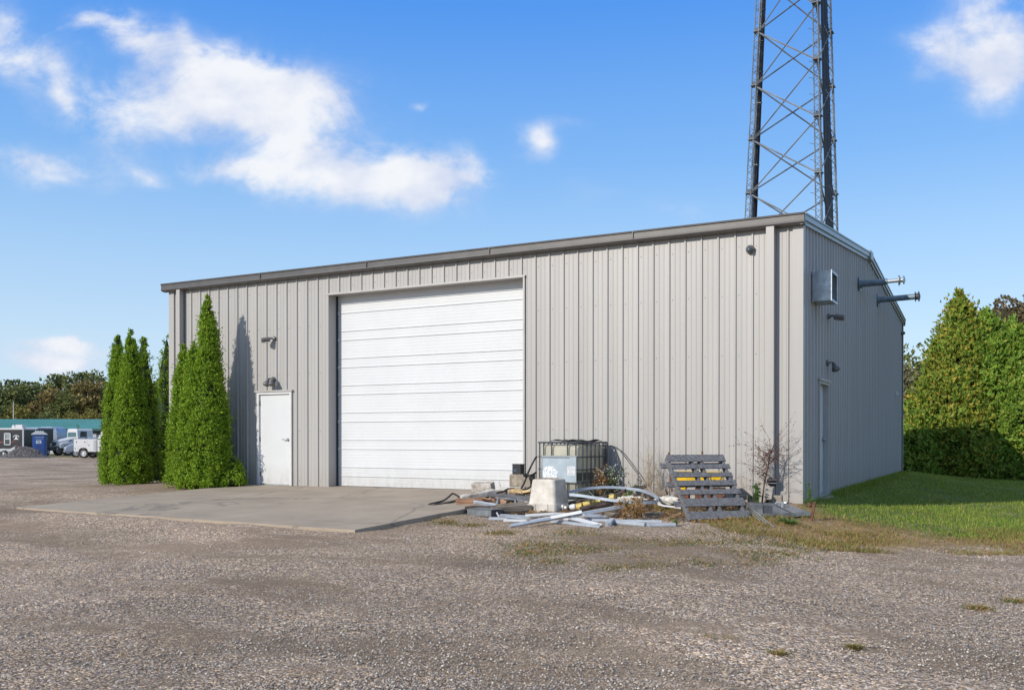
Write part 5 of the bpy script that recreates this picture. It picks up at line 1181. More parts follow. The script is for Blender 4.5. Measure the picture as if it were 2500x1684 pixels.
def P3(c, y): return tuple(at(*c, y))
def timber(name, a, b, w, h, m, label, cat, roll=0, group=None, bevel=.004, tip=True, clr=.035, ell=False):
    """a board as a thing of its own; origin at its middle"""
    if clr: a = clear(a, h/2+clr); b = clear(b, h/2+clr)
    a = Vector(a); b = Vector(b); c = (a+b)/2; q = MB(); L_ = (b-a).length; q.bb(-L_/2, L_/2, -w/2, w/2, -h/2, h/2) if not ell else (q.bb(-L_/2, L_/2, -w/2, w/2, h/2-.005, h/2), q.bb(-L_/2, L_/2, -w/2, -w/2+.005, -h/2, h/2-.006), q.bb(-L_/2+.02, L_/2-.05, w/2-.005, w/2, h/2-.02, h/2-.006))
    o = q.build(name, m, bevel=bevel); t = (b-a).normalized(); mt = t.to_track_quat('X', 'Z').to_matrix().to_4x4() @ Matrix.Rotation(roll, 4, 'X'); o.rotation_euler = mt.to_euler(); o.location = c
    return tag(o, label, cat, group)
GW = 'scrap boards heaped beside the tub'
# concrete blocks and box
p = at(*z1(1690, 575), -.95)
o = MB().box((0, 0, .12), (.44, .24, .24)).build('concrete_block', CONC, bevel=.015, loc=(p[0]+.0, -.75, p[2]+.0), rz=R(3)); tag(o, 'tan concrete block near the overhead door, carrying a black box', 'concrete block')
bz = p[2]+.24
o = empty('battery_box', (p[0]-.07, -.78, bz), 'small black box standing on the tan concrete block', 'box', rz=R(-4)); MB().bb(-.095, .095, -.07, .07, 0, .175).build('case', BLACK, o, bevel=.008); MB().bb(-.1, .1, -.075, .075, .176, .195).build('lid', BLACK, o, bevel=.006)
m = MB(); m.bb(-.06, .0, -.074, -.071, .05, .1); m.build('sticker', NAVY, o)
tag(MB().box((0, 0, .11), (.22, .26, .34)).build('concrete_block', WOODD, bevel=.012, loc=(p[0]+.37, -.72, .03), rz=R(-8)), 'dark brown rotten block right of the tan concrete block', 'block')
# support heap of soil and litter under the scrap
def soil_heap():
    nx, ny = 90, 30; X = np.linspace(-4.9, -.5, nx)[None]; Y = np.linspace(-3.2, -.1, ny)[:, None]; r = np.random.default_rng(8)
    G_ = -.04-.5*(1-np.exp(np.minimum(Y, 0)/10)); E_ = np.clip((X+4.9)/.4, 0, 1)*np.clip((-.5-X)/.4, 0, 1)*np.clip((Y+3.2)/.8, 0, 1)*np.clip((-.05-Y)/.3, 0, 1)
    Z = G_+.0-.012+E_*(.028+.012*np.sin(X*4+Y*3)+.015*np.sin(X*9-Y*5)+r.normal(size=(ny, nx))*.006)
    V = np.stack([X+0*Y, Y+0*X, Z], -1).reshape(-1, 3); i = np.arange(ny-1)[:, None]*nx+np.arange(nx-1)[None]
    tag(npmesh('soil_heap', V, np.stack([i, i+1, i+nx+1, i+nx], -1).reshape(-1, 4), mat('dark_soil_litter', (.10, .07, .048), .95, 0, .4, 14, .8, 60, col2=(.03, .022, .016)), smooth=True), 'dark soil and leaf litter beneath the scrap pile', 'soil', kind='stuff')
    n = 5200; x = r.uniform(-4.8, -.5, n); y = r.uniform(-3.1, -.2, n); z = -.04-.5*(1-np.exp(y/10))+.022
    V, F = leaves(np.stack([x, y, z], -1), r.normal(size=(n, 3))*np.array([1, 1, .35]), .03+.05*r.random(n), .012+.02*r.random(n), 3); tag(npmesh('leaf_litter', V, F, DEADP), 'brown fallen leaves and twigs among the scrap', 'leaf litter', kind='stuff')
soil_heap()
# boards, left of the tub
timber('timber_block', P3(z1(790, 565), -1.15), P3(z1(1195, 555), -1.15), .16, .155, WOODW, 'short thick timber with peeling white paint on top of the scrap heap', 'timber', R(14), GW, .012)
timber('timber_beam', P3(z1(545, 800), -2.0), P3(z1(1215, 665), -1.5), .13, .10, WOODW, 'long whitish weathered beam sloping below the white painted timber', 'timber', R(10), GW, .01)
timber('board', P3(z1(445, 875), -2.15), P3(z1(840, 870), -2.1), .10, .125, WOODR, 'thick reddish board end overhanging the concrete apron', 'board', R(4), GW)
timber('board', P3(z1(800, 830), -1.9), P3(z1(1290, 830), -1.8), .10, .05, WOODR, 'thin reddish board lying behind the aluminium channel', 'board', 0, GW)
timber('board', P3(z1(805, 940), -2.5), P3(z1(1140, 1045), -2.7), .11, .03, WOODB, 'tilted brown board above the ribbed grating', 'board', R(35), GW)
timber('board', P3(z1(1160, 1030), -2.62), P3(z1(1960, 980), -2.35), .09, .085, WOODB, 'long brown plank at the bottom front of the heap left of the tub', 'board', 0, GW)
timber('board', P3(z1(1260, 950), -2.5), P3(z1(1965, 905), -2.25), .09, .06, WOODB, 'grey brown plank stacked upon the long bottom plank', 'board', 0, GW)
timber('board', P3(z1(1110, 725), -1.7), P3(z1(1975, 800), -1.55), .12, .04, WOODG, 'grey board sloping down right behind the bent metal frame', 'board', R(12), GW)
timber('board', P3(z1(1480, 790), -1.9), P3(z1(1985, 850), -1.75), .10, .04, WOODG, 'lower grey board just behind the tub', 'board', R(8), GW)
timber('board', P3(z1(1000, 800), -1.8), P3(z1(1120, 745), -1.4), .06, .04, WOODB, 'stub of brown board under the whitish beam', 'board', 0, GW)
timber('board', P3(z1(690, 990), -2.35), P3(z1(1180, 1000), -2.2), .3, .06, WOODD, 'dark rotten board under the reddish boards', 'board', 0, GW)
timber('board', P3(z1(1150, 780), -1.95), P3(z1(1240, 790), -1.9), .03, .03, WOODD, 'small dark block end beside the bent metal frame', 'board', 0, GW)
GF = 'split firewood pieces behind the heap'
for k, (a, b, w, h, rl, lb) in enumerate((((1510, 655), (1640, 640), .10, .04, 20, 'pale split log piece leftmost of the firewood'), ((1620, 640), (1780, 680), .12, .06, 35, 'largest pale split log piece on top of the firewood'), ((1790, 690), (1960, 660), .11, .05, -25, 'pale split log piece rightmost, beside the tub'), ((1520, 700), (1700, 735), .08, .07, 5, 'brown squared log piece under the pale ones'), ((1380, 700), (1490, 690), .08, .06, 30, 'darker log piece at the left of the firewood'))):
    timber('split_log', P3(z1(*a), -1.35), P3(z1(*b), -1.3), w, h, WOODY if k < 3 else WOODB, lb, 'firewood', R(rl), GF, .008)
rs_ = random.Random(77)
for k, (a, b, yy, w, h, mt, rl, lb) in enumerate((((860, 1010), (1500, 1015), -2.55, .08, .03, WOODB, 8, 'grey brown plank crossing low over the dark rotten board'),
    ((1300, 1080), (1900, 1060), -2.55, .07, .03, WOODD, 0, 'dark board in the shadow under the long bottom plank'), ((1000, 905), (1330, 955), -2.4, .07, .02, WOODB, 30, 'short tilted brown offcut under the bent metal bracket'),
    ((900, 780), (1160, 830), -2.0, .08, .02, WOODR, -15, 'thin reddish offcut between the whitish beam and the thick reddish board'), ((1330, 850), (1450, 905), -2.3, .10, .02, WOODR, 60, 'brown panel piece standing inside the bent metal bracket'),
    ((1660, 830), (1800, 890), -2.15, .10, .02, WOODG, 50, 'small green grey panel right of the bent metal bracket'), ((1500, 960), (1960, 925), -2.45, .06, .025, WOODG, 0, 'weathered lath on top of the stacked planks'))):
    timber('board', P3(z1(*a), yy), P3(z1(*b), yy), w, h, mt, lb, 'board', R(rl), GW)
timber('dark_block', P3(z1(1655, 725), -1.42), P3(z1(1740, 730), -1.40), .06, .06, WOODD, 'left of two dark block ends below the pale firewood', 'block'); timber('dark_block', P3(z1(1745, 735), -1.42), P3(z1(1830, 735), -1.40), .06, .05, BLACK, 'right of two dark block ends below the pale firewood', 'block')
# ribbed grating
a = gnd(*z1(690, 1140)); b = gnd(*z1(1170, 1180)); a[2] += .055; b[2] += .055; d = Vector(b)-Vector(a)
o = empty('ribbed_grating', tuple((a+b)/2), 'ribbed aluminium grating lying at the left front of the scrap', 'grating', rz=math.atan2(d.y, d.x)); L_ = d.length
m = MB(); m.bb(-L_/2, L_/2, .0, .30, -.045, .040); m.build('tray', DARKM, o)
m = MB()
n_ = 20
for k in range(n_): x = -L_/2+L_*(k+.5)/n_; m.bb(x-L_/n_*.36, x+L_/n_*.36, -.022, -.001, -.05, .05)
m.build('ribs', STEEL, o)
m = MB(); m.bb(-L_/2, L_/2, -.02, .31, .052, .058); m.build('top_plate', DARKM, o)
# bent metal frame, channel
m = MB(); m.path([P3(z1(1265, 965), -2.45), P3(z1(1275, 870), -2.38), P3(z1(1300, 790), -2.3), P3(z1(1480, 800), -2.25), P3(z1(1640, 825), -2.2), P3(z1(1645, 900), -2.25)], .03, .02); tag(m.build('bent_metal_bracket', STEEL), 'bent U shaped galvanised frame lying on the boards left of the tub', 'metal bracket')
timber('metal_channel', P3(z1(810, 870), -2.45), P3(z1(1262, 945), -2.48), .05, .055, ALUM, 'short grey metal channel crossing the boards left of the tub', 'metal channel', R(10))
timber('metal_rod', P3(z1(1760, 855), -1.9), P3(z1(1990, 880), -1.85), .015, .015, ALUMW, 'thin white rod just left of the tub', 'rod')
# aluminium trim strips in front
GS = 'metal trim strips strewn in front of the tub'
def strip(a, b, za, zb, w, h, m, lb, roll=0):
    A = gndh(*a, za); B = gndh(*b, zb); return timber('metal_strip', tuple(A), tuple(B), w, h, m, lb, 'metal strip', R(roll), GS, .0, clr=.0, ell=True)
strip(z1(1115, 1205), z1(1900, 1205), .03, .04, .04, .04, ALUM, 'grey tubular strip with an open end, leftmost of the metal')
strip(z1(1265, 1080), z1(1315, 1170), .10, .03, .035, .02, ALUMW, 'short upright white strip end at the left of the metal')
strip(z1(1340, 1150), z1(2100, 1190), .09, .08, .045, .04, ALUM, 'grey channel strip behind the leftmost tubular strip', 20)
strip(z1(1410, 1245), z1(1880, 1250), .03, .03, .06, .02, ALUMW, 'flat white strip on the gravel, left of the crossing', 15)
strip(z1(1545, 1360), z2(670, 1100), .03, .16, .05, .035, ALUM, 'long grey strip in the lower front, rising to the right', 40)
strip(z1(1960, 1275), z2(670, 1075), .06, .20, .05, .02, ALUMW, 'long white sunlit strip lying above the long grey one', 50)
strip(z1(1850, 1150), z2(120, 1110), .12, .14, .08, .02, ALUMW, 'wide white strip directly at the foot of the tub', 12)
strip(z2(560, 1130), z2(1550, 950), .10, .22, .045, .045, ALUM, 'grey strip running up right towards the dead plants', 10)
strip(z2(60, 1140), z2(1060, 1150), .08, .09, .07, .03, ALUM, 'wide grey strip behind the crossing strips', 10)
strip(z2(450, 1190), z2(1060, 1350), .11, .02, .07, .02, ALUMW, 'white strip slanting down to the right end', 25)
strip(z2(40, 1250), z2(1040, 1370), .05, .02, .04, .04, ALUM, 'thin grey channel under the right slanting white strip')
strip(z2(300, 1215), z2(1000, 1325), .07, .04, .03, .02, ALUMW, 'thin white strip beside the right slanting one', 30)
strip(z2(700, 1195), z2(1160, 1165), .05, .06, .04, .035, ALUM, 'short grey strip behind the right end of the crossing')
strip(z2(100, 1100), z2(720, 1130), .15, .12, .06, .02, ALUMW, 'flat white strip partly hidden behind the tub foot', 5)
timber('board', P3(z2(1150, 1105), -3.0), P3(z2(1480, 1140), -2.95), .10, .05, WOODB, 'pinkish grey board behind the right end of the metal strips', 'board')
# grey pipes
def pipe(a, b, r, lb, mtl=GREYPIPE, zz=.03, name='conduit_pipe', cat='pipe', grp='grey conduit pipes on the gravel'):
    A = gndh(*a, zz); B = gndh(*b, zz); c = (A+B)/2; m = MB(); m.tube([Vector(A-c), Vector(B-c)], r, 12); t = Vector(B-A).normalized()
    m.tube([Vector(A-c)-t*.004, Vector(A-c)+t*.05], r*1.18, 12); return tag(m.build(name, mtl, loc=tuple(c)), lb, cat, grp)
pipe(z2(1180, 1270), z2(1960, 1340), .035, 'grey pipe left of the pallet foot, left of two end to end')
pipe(z2(1990, 1345), c4(705, 1085), .033, 'grey pipe ending at the pallet foot')
pipe(z2(850, 1250), z2(2300, 1280), .03, 'long grey pipe lying behind the two front pipes')
o = MB(); A = gnd(*z2(1190, 1375)); o.bar((0, 0, .02), (-.05, .30, .07), .07, .07); o.bar((0, .05, .04), (.03, .0, .02), .05, .08); tag(o.build('pipe_stub', ALUM, loc=tuple(A)), 'short square grey tube stub pointing at the camera', 'tube stub')
# big bent track loop
path2 = [(400, 700, -1.9), (560, 655, -1.75), (750, 622, -1.55), (950, 600, -1.4), (1150, 592, -1.3), (1400, 597, -1.2), (1650, 620, -1.15), (1850, 650, -1.2), (2000, 695, -1.3), (2120, 750, -1.45), (2200, 800, -1.6), (2205, 845, -1.75), (2150, 885, -1.95), (2000, 905, -2.1), (1800, 905, -2.2), (1500, 880, -2.28), (1200, 845, -2.3), (900, 800, -2.3), (650, 762, -2.3), (420, 740, -2.3)]
PL = [Vector(P3(z2(x, y), yy)) for x, y, yy in path2]
def smoothp(P, n=4):
    Q = []
    for i in range(len(P)-1):
        p0, p1, p2, p3 = P[max(i-1, 0)], P[i], P[i+1], P[min(i+2, len(P)-1)]
        for k in range(n): t = k/n; Q.append(.5*((2*p1)+(-p0+p2)*t+(2*p0-5*p1+4*p2-p3)*t*t+(-p0+3*p1-3*p2+p3)*t**3))
    return Q+[P[-1]]
PL = smoothp(PL); c0 = PL[0].copy(); PL = [p-c0 for p in PL]
o = MB(); o.path(PL, .045, .012); o.path([p+Vector((0, 0, .022)) for p in PL], .010, .034); tag(o.build('bent_track', ALUM, loc=tuple(c0)), 'large looped bent aluminium track in front of the tote', 'metal track')
PL2 = smoothp([Vector(P3(z2(2150, 895), -1.9)), Vector(P3(z2(2328, 945), -1.9)), Vector(P3(c4(640, 895), -1.9)), Vector(P3(c4(760, 912), -1.9))]); c0 = PL2[0].copy()
o = MB(); o.path([p-c0 for p in PL2], .03, .025); tag(o.build('metal_strip', ALUMW, loc=tuple(c0)), 'white trim strip running from the bent track under the pallet', 'metal strip', GS)
# yellowed pipe pieces and logs under the loop
GY = 'yellowed plastic pipe pieces inside the bent track'
for (a, b, yy, r, lb) in (((1210, 790), (1340, 770), -1.7, .055, 'yellow pipe piece standing proud of the black boards'), ((560, 975), (690, 950), -2.15, .06, 'yellow brown pipe piece next to the tub'), ((700, 930), (850, 880), -2.1, .055, 'olive pipe piece second from the tub'), ((860, 900), (940, 880), -2.05, .04, 'small yellow pipe piece third from the tub'), ((960, 880), (1060, 860), -2.05, .04, 'small yellow pipe piece fourth from the tub')):
    A = Vector(P3(z2(*a), yy)); B = Vector(P3(z2(*b), yy)); c = (A+B)/2; m = MB(); m.tube([A-c, B-c], r, 14); tag(m.build('pipe_piece', YPVC, loc=tuple(c)), lb, 'pipe piece', GY)
A = Vector(P3(z2(490, 975), -2.2)); m = MB(); m.lathe([(.001, -.06), (.045, -.05), (.055, .0), (.045, .05), (.001, .06)], 14, Matrix.Rotation(R(80), 4, 'Y')); tag(m.build('crumpled_can', ALUMW, loc=tuple(A)), 'crumpled whitish bottle beside the tub', 'bottle')
for (a, b, yy, lb) in (((420, 900), (1200, 760), -2.0, 'upper black board inside the bent track'), ((640, 1020), (1300, 890), -2.15, 'lower black board inside the bent track'), ((1250, 780), (1560, 640), -1.3, 'black board leaning up behind the yellow pipe piece'), ((1700, 600), (1980, 575), -.3, 'dark board lying against the wall behind the bent track')):
    timber('black_board', P3(z2(*a), yy), P3(z2(*b), yy), .09, .05, WOODD, lb, 'board', R(20), 'black boards under the bent track')
for (a, b, yy, w, h, lb) in (((1960, 1130), (2330, 1100), -2.2, .08, .05, 'brown board under the dead plants'), ((2200, 730), (2400, 690), -1.0, .09, .06, 'rotten branch piece behind the pallet, upper'), ((2170, 700), (2380, 640), -.9, .08, .05, 'rotten branch piece behind the pallet, lower')):
    timber('rotten_wood', P3(z2(*a), yy), P3(z2(*b), yy), w, h, WOODB, lb, 'wood')
timber('board', P3(c4(400, 720), -.8), P3(c4(490, 800), -1.0), .12, .04, WOODB, 'short flat board leaning left of the pallet', 'board', R(30))
def sack(name, a, b, yy, r, lb, seed):
    A = Vector(P3(a, yy)); B = Vector(P3(b, yy)); c = (A+B)/2; L_ = (B-A).length; b_ = bmesh.new(); bmesh.ops.create_icosphere(b_, subdivisions=4, radius=1); rr = random.Random(seed)
    ph = [rr.random()*6 for _ in range(6)]
    for v in b_.verts:
        n = v.co.copy(); k = 1+.12*math.sin(n.x*7+ph[0])*math.sin(n.y*6+ph[1])+.09*math.sin(n.z*11+n.x*9+ph[2])+.05*math.sin(n.y*17+ph[3])
        v.co = Vector((n.x*L_/2*k, n.y*r*1.5*k, n.z*r*k))
    me = bpy.data.meshes.new(name); b_.to_mesh(me); b_.free(); me.materials.append(BAGM)
    o = bpy.data.objects.new(name, me); sc.collection.objects.link(o); o.location = c; o.rotation_euler = (0, 0, math.atan2((B-A).y, (B-A).x)); return tag(o, lb, 'sack')
sack('plastic_sack', z2(1390, 810), z2(1960, 830), -1.75, .06, 'crumpled white sack lying inside the bent track', 1)
sack('plastic_sack', c4(500, 830), c4(740, 850), -1.5, .075, 'crumpled white sack partly under the left side of the pallet', 2)
# hoses
def hose(pts, r, lb, mtl=RUBBER, name='hose', cat='hose'):
    Q = smoothp([Vector(p) for p in pts], 6); c = Q[0].copy(); m = MB(); m.tube([p-c for p in Q], r, 8); return tag(m.build(name, mtl, loc=tuple(c), smooth=True), lb, cat)
hose([P3(z1(525, 785), -1.9), P3(z1(440, 725), -1.75), P3(z1(370, 702), -1.7), P3(z1(310, 755), -1.85), P3(z1(200, 835), -2.1), P3(z1(60, 880), -2.4), P3(c3(225, 868), -2.5), P3(c3(195, 878), -2.62), P3(c3(230, 884), -2.7), P3(z1(60, 925), -2.62), P3(z1(220, 900), -2.4), P3(z1(440, 852), -2.2)], .018, 'black hose looping onto the concrete apron')
hose([P3(z1(1260, 690), -1.6), P3(z1(1400, 660), -1.45), P3(z1(1500, 610), -1.2), P3(z1(1640, 600), -1.15), P3(z1(1790, 615), -1.1), P3(z1(1900, 600), -1.05), P3(z1(1990, 520), -1.0), P3(z1(2000, 430), -1.0), P3(z1(1950, 360), -.95), P3(z1(1880, 310), -.95), P3(z1(1820, 330), -1.0), P3(z1(1850, 352), -1.0), P3(z1(1960, 335), -.9), P3(z1(2075, 270), -.8)], .018, 'black hose coiled between the concrete block and the tote')
hose([P3(z1(1760, 610), -1.1), P3(z1(1830, 480), -1.02), P3(z1(1890, 320), -.95), P3(z1(1960, 160), -.85), P3(z1(2050, -10), -.8), P3(c3(1290, 395), -.75)], .018, 'black hose rising diagonally to the tote')
hose([P3(z2(820, 660), -1.5), P3(z2(900, 740), -1.6), P3(z2(980, 790), -1.7), P3(z2(1100, 770), -1.6), P3(z2(1300, 700), -1.4)], .008, 'thin grey wire sagging inside the bent track', STEEL, 'wire', 'wire')
hose([P3(c4(980, 540), -1.35), P3(c4(1040, 570), -1.4), P3(c4(1070, 630), -1.5), P3(c4(1125, 650), -1.55), P3(c4(1170, 610), -1.5), P3(c4(1170, 535), -1.35)], .009, 'pale cord draped over the pallet', DRYST, 'cord', 'cord')
# arched wire/hose shadowing the wall beside the tote
hose([P3(c4(20, 290), -.10), P3(c4(60, 283), -.10), P3(c4(120, 310), -.11), P3(c4(180, 380), -.12), P3(c4(240, 460), -.12), P3(c4(320, 570), -.13), P3(c4(362, 645), -.14)], .009, 'grey arched cable between tote and wall foot', DARKM, 'cable', 'cable')

# tilted metal cover with stakes
def cover():
    o = empty('metal_cover', (0, 0, 0), 'flat weathered galvanised lid lying beside the building corner', 'metal lid')
    pts = [c4(1420, 850), c4(1810, 852), c4(2070, 970), c4(1560, 975)]; ys = [-.55, -.30, -1.12, -1.75]; V = [Vector(P3(q, y)) for q, y in zip(pts, ys)]
    V = [Vector((v.x, v.y, z)) for v, z in zip([Vector(gnd(*c4(1420, 900))), Vector(gnd(*c4(1815, 890))), Vector(gnd(*c4(2070, 1005))), Vector(gnd(*c4(1560, 1010)))], (.0, -.02, -.09, -.09))]
    c = (V[0]+V[1]+V[2]+V[3])/4; o.location = c
    m = MB(); m._add([v-c for v in V]+[v-c-Vector((0, 0, .012)) for v in V], [(0, 1, 2, 3), (7, 6, 5, 4)]+[(i, (i+1) % 4, 4+(i+1) % 4, 4+i) for i in range(4)]); m.build('plate', mat('weathered_lid_metal', (.26, .27, .28), .45, .4, .2, 7), o)
    m = MB()
    for i in range(4): a, b = V[i]-c, V[(i+1) % 4]-c; m.bar(a-Vector((0, 0, .03)), b-Vector((0, 0, .03)), .014, .055)
    m.build('flange', STEEL, o)
    p = Vector(gnd(*c4(1775, 930)))-c; m = MB(); m.tube([p+Vector((-.1, 0, .0)), p+Vector((-.09, 0, .10)), p+Vector((-.05, 0, .13)), p+Vector((-.03, 0, .10)), p+Vector((-.03, 0, .02))], .012, 8); m.tube([p+Vector((.02, .0, .0)), p+Vector((.03, .0, .13))], .028, 10); m.tube([p+Vector((.02, .0, .11)), p+Vector((.09, .0, .115))], .02, 8); m.build('valve_fitting', STEEL, o)
    p = Vector(gnd(*c4(1880, 940)))-c; m = MB(); m.tube([p+Vector((0, 0, 0)), p+Vector((0, 0, .07))], .014, 8); m.build('bolt', STEEL, o)
cover()
p = gnd(*c4(1640, 995)); o = empty('bracket', tuple(p), 'dark rusty angle bracket standing in front of the galvanised lid', 'bracket', rz=R(20)); m = MB(); m.bb(-.07, .07, -.01, .01, 0, .16); m.bb(-.07, -.055, -.01, .06, 0, .16); m.build('plate', DARKM, o); m = MB(); m.bar((.09, 0, .18), (.42, -.05, .02), .05, .02); m.build('brace', DARKM, o)
p = gnd(*c4(2080, 1040)); m = MB(); m.bar((0, 0, -.02), (.05, .03, .29), .035, .05); m.bar((-.01, 0, .22), (-.05, .02, .27), .04, .05); tag(m.build('stake', RUST, loc=tuple(p)), 'short rusty stake at the right end of the galvanised lid', 'stake')
p = gnd(*c4(1740, 880)); tag(MB().bb(-.08, .08, -.05, .05, -.03, .16).build('concrete_post', CONC, bevel=.01, loc=tuple(p)), 'small square concrete post at the wall foot left of the corner', 'post')
p = gnd(*c4(1390, 870)); tag(MB().bb(-.09, .09, -.05, .05, -.03, .15).build('concrete_post', CONC, bevel=.01, loc=tuple(p)), 'small square concrete post just right of the pallet', 'post')
GR = 'thin metal rods beside the pallet'
for k, lb in enumerate(('topmost of the thin rods slanting down from the pallet', 'middle of the thin rods slanting down from the pallet', 'lowest of the thin rods slanting down from the pallet')):
    A = Vector(gnd(*c4(1700-70*k, 1112-30*k)))+Vector((0, 0, .012)); B = Vector(P3(c4(1425, 885+k*22), -1.45)); c = (A+B)/2; m = MB(); m.tube([A-c, B-c], .011, 8); tag(m.build('metal_rod', STEEL, loc=tuple(c)), lb, 'rod', GR)
# corrugated drain boot
def boot():
    base = Vector(gnd(*c4(1645, 852))); top = Vector(P3(c4(1680, 640), -.19)); o = empty('drain_hose', tuple(base), 'black corrugated drain hose standing beside the downspout', 'drain hose')
    P = smoothp([Vector((0, 0, -.02)), Vector((.0, .02, .1)), Vector((.03, .04, .22)), top-base], 8); Pn = []; rr = []
    for i in range(len(P)-1):
        for k in range(2): Pn.append(P[i].lerp(P[i+1], k/2)); rr.append(.095 if k else .080)
    Pn.append(P[-1]); rr.append(.085); s = np.linspace(1.1, .78, len(rr)); m = MB(); m.tube(Pn, [a*b for a, b in zip(rr, s)], 18); m.build('corrugated_hose', RUBBER, o)
    t = top-base; m = MB(); m.tube([t-Vector((0, 0, .015)), t+Vector((0, 0, .045))], .082, 18); m.build('rim', RUBBER, o)
    for dz in (.0, -.06): m = MB(); m.tube([t+Vector((0, 0, dz+.02)), t+Vector((0, 0, dz+.035))], .086, 18); m.build('clamp_band', CHROME, o)
boot()

# plants --------------------------------------------------------------
def stemplant(name, base, H, spread, ns, lab, cat, stem_m, leaf_m, seed, nleaf=14, ll=.035, lw=.02, rs=.004, flower=None, branch=2, group=None, start=.2, drop=0):
    o = empty(name, tuple(base), lab, cat, group); r = np.random.default_rng(seed); st = MB(); LP, LD = [], []; FP = []
    for s in range(ns):
        a = r.random()*6.28; q = spread*r.random(); top = np.array([math.cos(a)*q, math.sin(a)*q*.6, H*(.6+.4*r.random())]); mid = top*np.array([.35, .35, .55])+r.normal(size=3)*.02*H
        pts = [Vector((r.normal()*.02, r.normal()*.02, 0)), Vector(mid), Vector(top)]; Q = smoothp(pts, 4); st.tube(Q, [rs*(1-.7*i/(len(Q)-1)) for i in range(len(Q))], 5)
        segs = [Q]
        for b in range(branch):
            i = r.integers(2, len(Q)-1); d = Vector(r.normal(size=3)*np.array([1, .7, .5]))+Vector((0, 0, .5)); d.normalize(); L_ = H*.3*(.4+r.random()); B = [Q[i], Q[i]+d*L_*.5, Q[i]+d*L_+Vector((0, 0, -drop*L_))]; st.tube(B, [rs*.5, rs*.35, rs*.2], 4); segs.append(B)
        for S in segs:
            for k in range(nleaf):
                f = start+(1-start)*r.random(); i = f*(len(S)-1); j = min(int(i), len(S)-2); p = S[j].lerp(S[j+1], i-j); LP.append(np.array(p)); LD.append(r.normal(size=3)+np.array([0, 0, .3]))
            if flower and r.random() < .9:
                for k in range(3): FP.append(np.array(S[-1])+r.normal(size=3)*.02)
    st.build('stem', stem_m, o)
    if LP:
        V, F = leaves(np.array(LP), np.array(LD), ll*(.6+.8*r.random(len(LP))), lw*(.6+.8*r.random(len(LP))), seed); npmesh('foliage', V, F, leaf_m, o)
    if FP:
        FP = np.array(FP); n = len(FP); VV, FF = leaves(np.repeat(FP, 5, 0), r.normal(size=(n*5, 3)), .013, .010, seed+1); npmesh('blossom', VV, FF, flower, o)
    return o
def gp(c, dy=0): p = gnd(*c); return (p[0], p[1]+dy, gz(p[0], p[1]+dy)-.01)
def wallp(c, y):
    p = at(*c, y); return (p[0], y, gz(p[0], y)-.0)
# bare shrub before the downspout
def bare_shrub():
    b0 = wallp(c4(1580, 830), -.42); o = empty('bare_shrub', b0, 'nearly leafless small tree with dark red leaves in front of the downspout', 'shrub'); r = np.random.default_rng(31); st = MB(); LP, LD = [], []
    trunk = smoothp([Vector((0, 0, 0)), Vector((.04, 0, .35)), Vector((.10, 0, .62)), Vector((.14, 0, .9))], 5); st.tube(trunk, [.016*(1-.5*i/(len(trunk)-1)) for i in range(len(trunk))], 7)
    for k in range(46):
        i = r.integers(5, len(trunk)); p = trunk[i]; a = r.random()*6.28; el = r.uniform(-.1, 1.1); d = Vector((math.cos(a)*math.cos(el), math.sin(a)*math.cos(el)*.45-.05, math.sin(el))); L_ = r.uniform(.25, .68)
        B = [p, p+d*L_*.5+Vector((0, 0, .02)), p+d*L_+Vector((r.normal()*.04, 0, -.02))]; B = smoothp(B, 3); st.tube(B, [.0042*(1-.75*j/(len(B)-1)) for j in range(len(B))], 4)
        for q in range(3):
            j = r.integers(1, len(B)); d2 = (d+Vector(r.normal(size=3)*.7)).normalized(); C = [B[j], B[j]+d2*.13*r.random()+Vector((0, 0, .01)), B[j]+d2*.2]; st.tube(C, [.0022, .0018, .001], 3)
            for z in range(2): LP.append(np.array(C[1+z])); LD.append(r.normal(size=3))
        if d.x < .1:
            for q in range(7): f = r.random(); LP.append(np.array(B[0].lerp(B[-1], f))+r.normal(size=3)*.012); LD.append(r.normal(size=3)-np.array([0, 0, .5]))
    st.build('branches', TWIG, o); V, F = leaves(np.array(LP), np.array(LD), .032*(.6+.7*r.random(len(LP))), .019, 5); npmesh('foliage', V, F, REDL, o)
bare_shrub()
stemplant('weed', wallp(c4(1530, 828), -.35), .42, .07, 3, 'leafy green weed at the foot of the bare shrub', 'weed', WEED, WEED, 51, 14, .075, .04, branch=1)
stemplant('weed', gp(c4(2060, 905)), .42, .07, 6, 'tall green weed growing at the right front corner of the building', 'weed', WEED, WEED, 52, 16, .03, .014, branch=2)
stemplant('weed', gp(c4(2040, 905)), .16, .10, 5, 'low green weed beside the tall one at the building corner', 'weed', WEED, WEED, 53, 10, .03, .014)
stemplant('flowering_weed', wallp(c4(60, 705), -.75), .68, .34, 20, 'tangled weed with small white flowers right of the tote', 'weed', TWIG, WEED, 54, 8, .035, .014, flower=PETAL, branch=5)
stemplant('brown_weed', wallp(c3(1960, 700), -.9), .68, .16, 7, 'rusty brown weed with red stems next to the tote', 'weed', REDL, DEADP, 55, 14, .045, .02, branch=2, start=.5)
stemplant('brown_weed', wallp(c4(110, 705), -.6), .55, .16, 6, 'dull olive brown weed behind the white flowers', 'weed', TWIG, BRNL, 56, 18, .04, .018, branch=3, start=.4)
stemplant('dry_stalks', wallp(c4(430, 720), -.35), 1.05, .30, 26, 'tall bundle of dry leafless stalks left of the pallet', 'dry weed', DRYST, DRYST, 57, 1, .02, .006, rs=.0035, branch=4)
stemplant('dry_stalks', wallp(c4(540, 720), -.4), .62, .30, 14, 'dry twiggy stalks just behind the pallet edge', 'dry weed', DRYST, DRYST, 58, 1, .02, .006, rs=.003, branch=4)
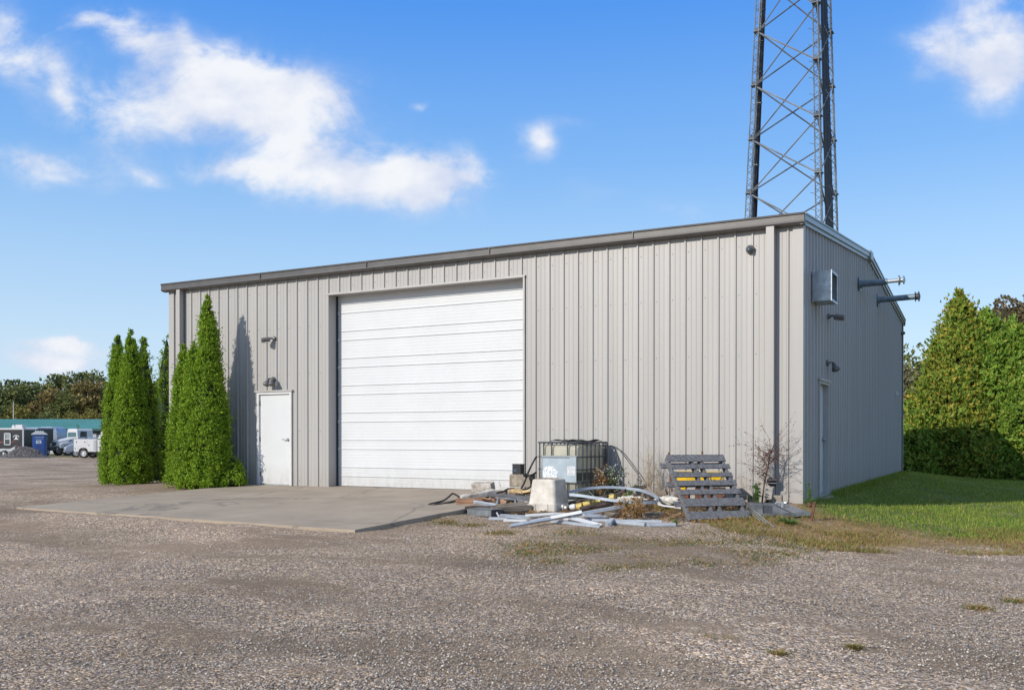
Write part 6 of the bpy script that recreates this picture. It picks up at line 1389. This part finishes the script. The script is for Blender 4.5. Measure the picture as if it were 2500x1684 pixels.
stemplant('dead_plant', gp(c4(190, 1040)), .42, .12, 9, 'dead brown leafy plant left one in front of the bent track', 'dead plant', DRYST, DEADP, 59, 15, .050, .020, rs=.005, branch=1, drop=.6, group='dead plants before the bent track')
stemplant('dead_plant', gp(c4(270, 1060)), .45, .12, 9, 'dead brown leafy plant middle one in front of the bent track', 'dead plant', DRYST, DEADP, 60, 15, .050, .020, rs=.005, branch=1, drop=.6, group='dead plants before the bent track')
stemplant('dead_plant', gp(c4(345, 1035)), .40, .12, 9, 'dead brown leafy plant right one in front of the bent track', 'dead plant', DRYST, DEADP, 61, 15, .050, .020, rs=.005, branch=1, drop=.6, group='dead plants before the bent track')
stemplant('weed', wallp(c4(200, 830), -1.75), .24, .14, 9, 'bright green weed sprouting over the white sack', 'weed', WEED, WEED, 62, 16, .035, .016)
stemplant('weed', wallp(z2(1640, 600), -.7), .30, .12, 7, 'green weed behind the bent track by the wall shadow', 'weed', WEED, WEED, 63, 14, .035, .016)
stemplant('weed', wallp(z2(700, 740), -1.35), .22, .20, 9, 'low green weed at the foot of the tote', 'weed', WEED, WEED, 64, 14, .04, .016)
stemplant('thin_weed', wallp(z1(1335, 640), -1.5), .46, .03, 3, 'thin dry stalk in front of the overhead door', 'dry weed', DRYST, DRYST, 65, 5, .02, .01, rs=.003)
stemplant('weed', gp(c4(690, 1105)), .14, .08, 6, 'tiny green weed at the end of the grey pipe', 'weed', WEED, WEED, 66, 8, .03, .012)
stemplant('dry_stalks', wallp(c4(1430, 830), -.3), .5, .18, 8, 'thin curved dry stalks right of the pallet top', 'dry weed', DRYST, DRYST, 67, 1, .02, .006, rs=.0025, branch=2)
def dock():
    p = gnd(*c4(1850, 1075)); o = empty('broad_leaf_weed', tuple(p), 'bright green broad leaved weed in front of the galvanised lid', 'weed'); r = np.random.default_rng(71); n = 46; a = r.random(n)*6.28
    D = np.stack([np.cos(a), np.sin(a), .25+.5*r.random(n)], -1); P0 = np.zeros((n, 3)); V, F = leaves(P0, D, .10+.12*r.random(n), .03+.02*r.random(n), 8); npmesh('foliage', V, F, WEED, o)
    MB().tube([(0, 0, -.03), (0, 0, .05)], .008, 6).build('stem', WEED, o)
dock()
for i, (c, s, lb) in enumerate((((530, 1055), 1.0, 'dark metal scrap end lying in the gravel'),)): pass
